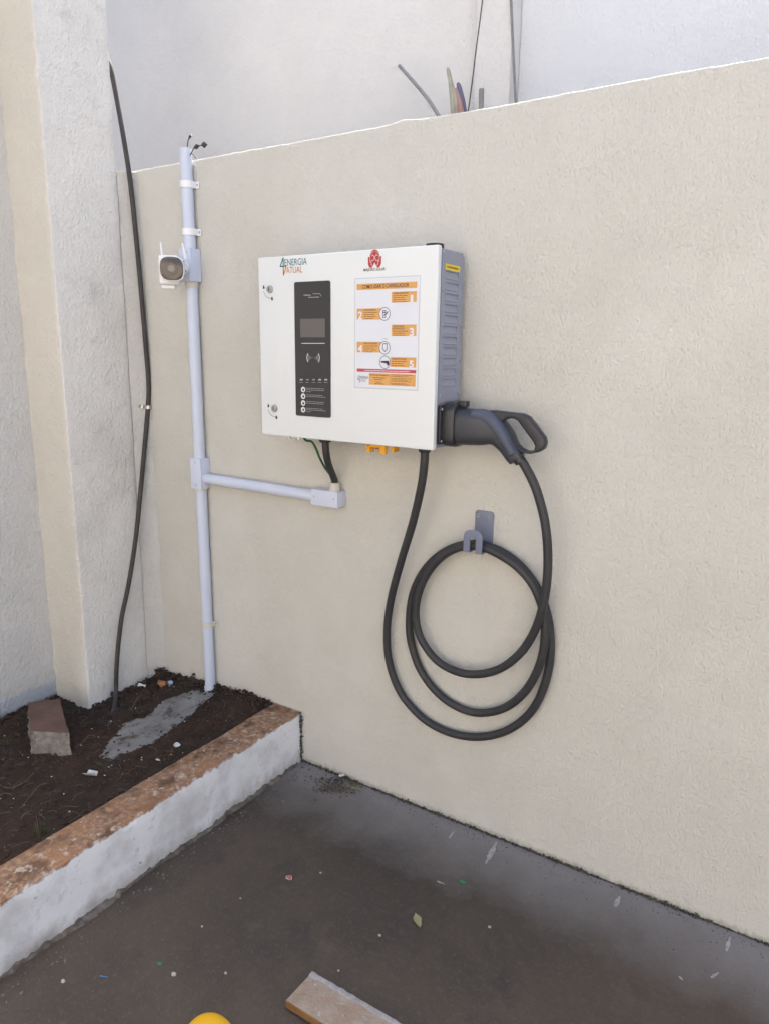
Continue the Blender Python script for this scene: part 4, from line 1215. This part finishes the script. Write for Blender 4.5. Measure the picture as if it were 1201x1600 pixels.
# ------------------------------------------------------------------ things standing in the gap behind the wall
BH = 0.50
def rod(name, pts, r, m, label, cat, n=10, per=6, taper=None):
    pa = spline(pts, per)
    rr = r if taper is None else [r+(taper-r)*i/(len(pa)-1) for i in range(len(pa))]
    return tag(fin(bm_tube(pa, rr, n), name, m, smooth=50), label, cat)
def gap_rod(name, lst, r, m, label, cat, foot=1.2, **k):
    ps = [P(u, v, y) for u, v, y in lst]
    d = (ps[0]-ps[1]).normalized()
    return rod(name, ps, r, m, label, cat, **k)
gap_rod('grey_rod', [(695, 196, .40), (683, 178, .42), (668, 155, .47), (645, 127, .55), (623.5, 103, .66)], 0.0062, MGRODS, 'thin grey rod leaning above the wall top behind it', 'rod')
gap_rod('bent_wire', [(728, 190, .45), (732, 165, .47), (738, 120, .52), (742, 85, .55), (746, 55, .60), (753, 0, .68), (757, -40, .70)], 0.0022, MFLEX, 'thin dark crooked wire rising behind the wall top', 'wire')
gap_rod('pipe_stub', [(751, 190, .50), (751, 165, .50), (751.5, 139, .50)], 0.0085, MGRODS, 'short upright grey pipe end showing above the wall top', 'pipe')
rb_ = empty('rolled_bundle', P(712, 185, .55), 'rolled faded yellow and red cloth bundle behind the wall top', 'bundle')
def bund(lst, rr, m):
    pa = spline([P(u, v, y) for u, v, y in lst], 6)
    n_ = len(pa); R_ = []
    for i in range(n_):
        t = i/(n_-1)*(len(rr)-1); k = min(int(t), len(rr)-2); R_.append(rr[k]+(rr[k+1]-rr[k])*(t-k))
    fin(bm_tube(pa, R_, 12), 'roll', m, rb_, smooth=50)
bund([(710, 195, .52), (707, 160, .54), (703, 128, .57), (700, 112, .60), (699, 107, .61)], [0.012, 0.010, 0.0075, 0.007, 0.0045], MROLLC)
bund([(715, 195, .51), (713, 165, .53), (708, 140, .56), (703, 120, .59)], [0.008, 0.008, 0.006, 0.003], MROLLC)
bund([(722, 195, .50), (719, 168, .52), (714, 148, .55), (712, 138, .56)], [0.010, 0.009, 0.007, 0.004], MROLLR)
bund([(718, 195, .52), (716, 172, .53), (712, 152, .55), (710, 143, .56)], [0.006, 0.006, 0.005, 0.003], MROLLR)
bund([(727, 190, .53), (722, 160, .55), (717, 138, .57), (715, 131, .58)], [0.009, 0.010, 0.009, 0.006], MROLLB)
yw = BY-0.058
ps = [aty(805.5, 175, yw), aty(804.5, 155, yw), aty(801, 80, yw), aty(797.5, 0, yw)]
d = (ps[-1]-ps[0]).normalized()
ps.append(ps[-1]+d*0.3); ps.insert(0, ps[0]-d*0.5)
rod('wall_cable', ps, 0.0045, MGRODS, 'thin straight grey cable running up the white wall behind', 'cable')

# ------------------------------------------------------------------ loose things on the floor
# board
tz = 0.022
A = at(487, 1519, 2, tz); B = at(446, 1563, 2, tz); Cc = at(628, 1602, 2, tz)
uvec = (Cc-A).normalized()
wvec = (B-A); W_ = wvec.length
wdir = (wvec - uvec*wvec.dot(uvec)).normalized()
LB = 0.42
def board():
    skew = wvec.dot(uvec)
    p = [A, B, B+uvec*(LB-skew), A+uvec*LB]
    bm = bm_prism([V((q.x, q.y, 0.001)) for q in p], (0, 0, tz-0.001), 0.0015, 1)
    bmesh.ops.recalc_face_normals(bm, faces=bm.faces)
    for f in bm.faces: f.material_index = 0 if f.normal.z > 0.8 else 1
    return fin(bm, 'face_board', [MBRD, MBRDE], brd, smooth=30)
brd = empty('loose_board', (A.x, A.y, 0), 'mortar crusted wooden board lying on the dark floor at the bottom edge', 'board')
board()
bm = bmesh.new()
rows = []
for i in range(91):
    t = LB*i/90
    w = 0.012 + 0.006*nz(t, 0, 0, 30) + 0.004*nz(t, 2, 0, 90)
    h = 0.002 + 0.0018*nz(t, 5, 0, 60)
    e = 0.002*nz(t, 8, 0, 70)
    q = A + uvec*t
    rows.append([bm.verts.new((q+V((-wdir.x, -wdir.y, 0))*(0.003+e)).to_tuple()[:2] + (0.004,)), bm.verts.new((q-wdir*(0.002+e)).to_tuple()[:2] + (tz+h*0.7,)), bm.verts.new((q+wdir*w*0.5).to_tuple()[:2] + (tz+h,)), bm.verts.new((q+wdir*w).to_tuple()[:2] + (tz-0.0008,))])
for i in range(90):
    for j in range(3): bm.faces.new((rows[i][j], rows[i+1][j], rows[i+1][j+1], rows[i][j+1]))
fin(bm, 'mortar_crust', MBRDC, brd, smooth=50)
# yellow stud
yc = at(325, 1622, 2, 0.02)
def stud():
    bm = bmesh.new()
    S = superell(40, 2.3)
    prof = [(0.0, 1.0), (0.008, 1.0), (0.022, 0.96), (0.034, 0.85), (0.043, 0.66), (0.048, 0.42), (0.050, 0.18)]
    rings = [[bm.verts.new((yc.x+a*0.060*s, yc.y+b_*0.056*s, z)) for a, b_ in S] for z, s in prof]
    for A_, B_ in zip(rings, rings[1:]):
        for k in range(40): bm.faces.new((A_[k], A_[(k+1) % 40], B_[(k+1) % 40], B_[k]))
    bm.faces.new(rings[0][::-1]); bm.faces.new(rings[-1])
    o = fin(bm, 'floor_stud', MSTUD, smooth=60)
    tag(o, 'rounded bright yellow stud on the floor at the bottom edge', 'stud')
stud()
# leaf shapes
def leaf(name, u, v, L_, W2, ang, m, label, z=0.0, curl=0.006, group=None):
    c0 = at(u, v, 2, z)
    c, s = math.cos(ang), math.sin(ang)
    def fn(a, b_):
        t = a*2-1; wv = (b_*2-1)*W2*max(0.04, (1-abs(t)**1.8))*(1+0.15*math.sin(t*5))
        x, y = t*L_, wv
        zz = z + 0.002 + curl*(t*t) + 0.25*abs(wv)
        return V((c0.x + x*c - y*s, c0.y + x*s + y*c, zz))
    bm = bm_grid(10, 4, fn)
    r = bmesh.ops.extrude_face_region(bm, geom=list(bm.faces))
    bmesh.ops.translate(bm, vec=(0, 0, 0.0006), verts=[g for g in r['geom'] if isinstance(g, bmesh.types.BMVert)])
    return tag(fin(bm, name, m, smooth=50), label, 'leaf', group)
leaf('fallen_leaf', 652, 1440, 0.026, 0.0105, 2.35, MLEAF, 'pale olive leaf lying alone on the dark floor', curl=0.003)
leaf('fallen_leaf', 552, 1232, 0.028, 0.008, 0.2, MLEAF, 'narrow yellowish leaf in the litter pile at the wall foot', curl=0.004)
leaf('fallen_leaf', 513, 1233, 0.016, 0.008, 0.9, MLEAFB, 'small brown curled leaf in the litter pile by the kerb end', curl=0.008)
leaf('fallen_leaf', 548, 1221, 0.024, 0.005, -0.25, MLEAFB, 'dark slender leaf pressed against the wall foot', curl=0.006)
def chip(name, u, v, size, m, label, cat, z=0.0, rot=0.0, amp=0.35, lift=0.5):
    p = at(u, v, 2, z)
    if z > 0.05: p.z = soil_h(p.x, p.y)
    o = lump(name, (p.x, p.y, p.z + size[2]*lift), size, m, sub=2, amp=amp, seed=u*0.37, rot=rot, fs=1.6)
    return tag(o, label, cat)
chip('plastic_scrap', 722, 1378, (0.009, 0.006, 0.0022), MGRN, 'bright green plastic scrap on the floor beneath the cable loop', 'scrap')
chip('plastic_scrap', 250, 1507, (0.0065, 0.004, 0.0035), MGRN, 'tiny green cap on the floor near the kerb', 'scrap', rot=0.3)
p = at(163, 1527, 2, 0)
tag(cyl('plastic_sliver', (p.x-0.010, p.y-0.004, 0.002), (p.x+0.010, p.y+0.004, 0.0024), 0.0016, MBLUE, None, 8, 0.0006), 'thin blue plastic sliver on the floor by the kerb', 'scrap')
w_ = empty('wrapper_scrap', at(453, 1373, 2, 0), 'small red and white wrapper scrap alone on the brown floor', 'scrap')
p = at(452, 1373, 2, 0)
lump('paper_rim', (p.x, p.y, 0.004), (0.0100, 0.0085, 0.0045), MLIT, w_, 2, 0.4, 3.3)
lump('red_print', (p.x+0.001, p.y-0.0015, 0.0062), (0.0078, 0.0065, 0.0034), MLITR, w_, 2, 0.4, 5.1)
for u, v, s, lab in ((272, 1523, .0065, 'cream pebble on the floor left of the yellow stud'), (353, 1521, .004, 'tiny cream pebble on the floor above the yellow stud'), (593, 1462, .0045, 'tiny pale pebble on the floor beside the olive leaf'),
                     (501, 1364, .0035, 'tiny grey pebble right of the wrapper scrap'), (376, 1404, .003, 'tiny pale pebble left below the wrapper scrap'), (316, 1448, .0035, 'tiny pale pebble on the floor above the green cap'),
                     (99, 1534, .006, 'pale pebble on the floor nearest the kerb'), (764, 1449, .0045, 'tiny pale pebble right of the olive leaf'), (529, 1517, .003, 'tiny pale pebble just beyond the board end')):
    chip('pebble', u, v, (s, s*.8, s*.6), MPEB, lab, 'pebble')
# paint splashes: thin dried paint on the floor
def splash(u0, v0, u1, v1, wid, seed):
    a, b_ = at(u0, v0, 2, 0.0), at(u1, v1, 2, 0.0)
    d = b_-a; ln = d.length; d.normalize(); n_ = V((-d.y, d.x, 0))
    up_, dn_ = [], []
    for k in range(25):
        t = k/24
        w = wid*(0.25+0.75*math.sin(math.pi*min(1, t*1.25+0.05))**0.7 if t < 0.76 else wid*0+0.25+0.45*(1-t)*3)
        up_.append(a + d*ln*t + n_*w*(0.55+0.9*abs(nz(t*9, seed))) + V((0, 0, 0.0007)))
        dn_.append(a + d*ln*t - n_*w*(0.55+0.9*abs(nz(t*9, seed+7))) + V((0, 0, 0.0007)))
    return fin(bm_prism(up_+dn_[::-1], (0, 0, 0.0005)), 'paint_splash', MSPLASH, FLOOR, smooth=None)
for i, a_ in enumerate(((762, 1344, 775, 1315, .0065), (960, 1417, 968, 1400, .0055), (701, 1310, 710, 1297, .0022), (1134, 1486, 1140, 1464, .0035), (682, 1377, 694, 1382, .0018), (758, 1350, 762, 1340, .002), (551, 1597, 557, 1585, .003), (1060, 1526, 1066, 1532, .002), (1110, 1528, 1122, 1520, .0025))):
    splash(*a_[:4], a_[4]*1.7, i*3.1)
# litter pile at the kerb end
pts = []
for _ in range(420):
    q = at(random.gauss(518, 17), random.gauss(1226, 8), 2, 0)
    pts.append((q.x, min(q.y, -0.004), 0.001))
scatter_lumps('litter_grit', MMOSS, pts, 0.001, 0.0042, flat=0.7, label='dark swept grit piled at the wall foot near the kerb', cat='grit')
bm = bmesh.new()
for _ in range(34):
    q = at(random.gauss(528, 15), random.gauss(1228, 6), 2, 0)
    L_ = random.uniform(0.015, 0.05); a = random.gauss(-0.2, 0.7)
    y0_ = min(q.y, -0.006)
    e_ = V((q.x+L_*math.cos(a), min(y0_+L_*math.sin(a), -0.004), 0.004+0.01*random.random()))
    bm_tube(spline([V((q.x, y0_, 0.002)), V((q.x, y0_, 0.004)).lerp(e_, .5)+V((0, 0, .006)), e_], 3), random.uniform(.0005, .0013), 5, bm=bm)
tag(fin(bm, 'litter_twigs', MSTRAW, smooth=60), 'short twigs and stalks tangled in the litter pile at the wall', 'twigs', kind='stuff')
q = at(528, 1218, 2, 0.01)
tag(cyl('cigarette_end', (q.x-0.009, -0.016, 0.010), (q.x+0.010, -0.010, 0.018), 0.0042, MLIT, None, 12), 'white cigarette end on the litter pile at the wall', 'cigarette')
tube('wire_loop', [at(538, 1238, 2, .003), at(547, 1245, 2, .003), at(556, 1249, 2, .004), at(559, 1242, 2, .004), at(557, 1236, 2, .004)], 0.0012, MGRODS, n=6)
tag(bpy.data.objects['wire_loop'], 'small bent wire loop beside the litter pile', 'wire')
tube('straw_curl', [at(345, 1279, 2, .004), at(352, 1274, 2, .004), at(362, 1272, 2, .006), at(370, 1276, 2, .004)], 0.0014, MSTRAW, n=6)
tag(bpy.data.objects['straw_curl'], 'curled pale straw on the floor at the kerb foot', 'straw')

# ------------------------------------------------------------------ loose things on the soil
def on_soil(u, v, dz=0.0):
    q = at(u, v, 2, 0.14)
    for _ in range(4): q = at(u, v, 2, soil_h(q.x, q.y))
    return V((q.x, q.y, soil_h(q.x, q.y)+dz))
def scrap(name, u, v, size, m, label, rot=0.0, cat='litter', seed=1.0):
    p = on_soil(u, v)
    return tag(lump(name, (p.x, p.y, p.z+size[2]*0.6+0.003), size, m, sub=2, amp=0.7, seed=seed, rot=rot, fs=2.2), label, cat)
scrap('crumpled_wrapper', 254, 1072, (0.020, 0.016, 0.014), MLITO, 'crumpled orange brown wrapper on the soil by the wall corner', seed=2.2)
scrap('blue_cap', 267, 1070, (0.0105, 0.0095, 0.010), MLITB, 'pale blue plastic cap beside the orange wrapper', seed=0.3)
scrap('torn_plastic', 277, 1167, (0.012, 0.009, 0.008), MLIT, 'white torn plastic piece on the soil nearest the kerb', 0.4, seed=7.7)
scrap('torn_plastic', 268, 1181, (0.006, 0.004, 0.003), MLITO, 'tiny pinkish scrap beside the white torn plastic', 0.1, seed=4.7)
scrap('torn_plastic', 247, 1189, (0.0085, 0.0035, 0.003), MLIT, 'flat white scrap on the soil at the kerb edge', 0.2, seed=5.7)
p = on_soil(140, 1217)
shell = bm_grid(8, 6, lambda a, b_: V((p.x + (a-.5)*0.032, p.y + (b_-.5)*0.024*(1-a*.5) + a*0.016, p.z + 0.008 + 0.012*abs(b_-.5)*2)))
r = bmesh.ops.extrude_face_region(shell, geom=list(shell.faces))
bmesh.ops.translate(shell, vec=(0, 0, 0.0015), verts=[g for g in r['geom'] if isinstance(g, bmesh.types.BMVert)])
tag(fin(shell, 'shell_piece', MLIT, smooth=50), 'curled white shell piece on the soil below the cement patch', 'litter')
pl = [on_soil(188, 1077, .006), on_soil(196, 1073, .012), on_soil(208, 1074, .010), on_soil(220, 1075, .014), on_soil(228, 1074, .006)]
pa = spline(pl, 5)
tag(fin(bm_tube(pa, [(0.0014, 0.005+0.002*math.sin(i)) for i in range(len(pa))], sect=superell(10, 2.5), upv=(0, 0.5, 1)), 'plastic_strip', MLIT, smooth=50), 'crinkled white plastic strip at the pillar foot', 'litter')
pl = [on_soil(0, 1228, .004), on_soil(14, 1234, .006), on_soil(30, 1232, .010), on_soil(44, 1221, .008), on_soil(53, 1209, .004)]
tag(fin(bm_tube(spline(pl, 5), 0.0016, 6), 'curved_root', MSTRAW, smooth=50), 'pale curved root on the soil below the broken block', 'root')
pl = [on_soil(118, 1170, .004), on_soil(130, 1163, .009), on_soil(140, 1154, .012), on_soil(151, 1153, .006)]
tag(fin(bm_tube(spline(pl, 5), 0.0016, 6), 'twig', MSTRAW, smooth=50), 'thin grey twig between the block and the cement patch', 'twig')
pl = [on_soil(34, 1263, .003), on_soil(48, 1248, .008), on_soil(62, 1232, .010), on_soil(72, 1226, .004)]
tag(fin(bm_tube(spline(pl, 5), 0.0013, 6), 'twig', MSTRAW, smooth=50), 'thin dark twig lying on the soil left of the kerb', 'twig')
pl = [on_soil(205, 1112, .006), on_soil(214, 1098, .012), on_soil(222, 1088, .010)]
tag(fin(bm_tube(spline(pl, 5), 0.0022, 6), 'twig', MSTRAW, smooth=50), 'brown stick near the cable foot beside the pillar', 'twig')
def tuft(u, v, nb, h, label, spread=0.02):
    p = on_soil(u, v)
    bm = bmesh.new()
    for _ in range(nb):
        a = random.random()*6.28; l = h*random.uniform(0.5, 1.1); ln = random.uniform(0.1, 0.7)
        b0 = p + V((random.gauss(0, spread*.4), random.gauss(0, spread*.4), -0.003))
        e_ = b0 + V((math.cos(a)*l*ln, math.sin(a)*l*ln, l*(1-ln*0.4)))
        m_ = b0.lerp(e_, .5) + V((0, 0, l*0.12))
        ps_ = spline([b0, m_, e_], 4)
        bm_tube(ps_, [(0.0013*(1-i/len(ps_))+0.0002, 0.0004) for i in range(len(ps_))], sect=[(-1, 0), (0, -1), (1, 0), (0, 1)], bm=bm)
    return tag(fin(bm, 'grass_tuft', MGRASS, smooth=50), label, 'grass')
tuft(62, 1306, 13, 0.055, 'small grass tuft on the soil against the kerb')
tuft(12, 1160, 14, 0.035, 'low grass tuft at the foot of the left wall')
tuft(160, 1196, 6, 0.022, 'few weak grass blades below the cement patch')
pl = [on_soil(62, 1312, 0), on_soil(62, 1312, .03), on_soil(61, 1312, .075)]
tag(fin(bm_tube(spline(pl, 5), 0.0009, 6), 'dry_stalk', MSTRAW, smooth=50), 'upright dry stalk in the grass tuft by the kerb', 'stalk')
pts = []
for _ in range(130):
    x = random.uniform(-2.5, KXI-0.02); y = -1.0*random.random()
    if x < -2.33 and y > -0.33: continue
    pts.append((x, y, soil_h(x, y)+0.004))
scatter_lumps('soil_chips', MLIT, pts, 0.0008, 0.0030, label='white paint flecks and chips sprinkled on the soil', cat='chips')
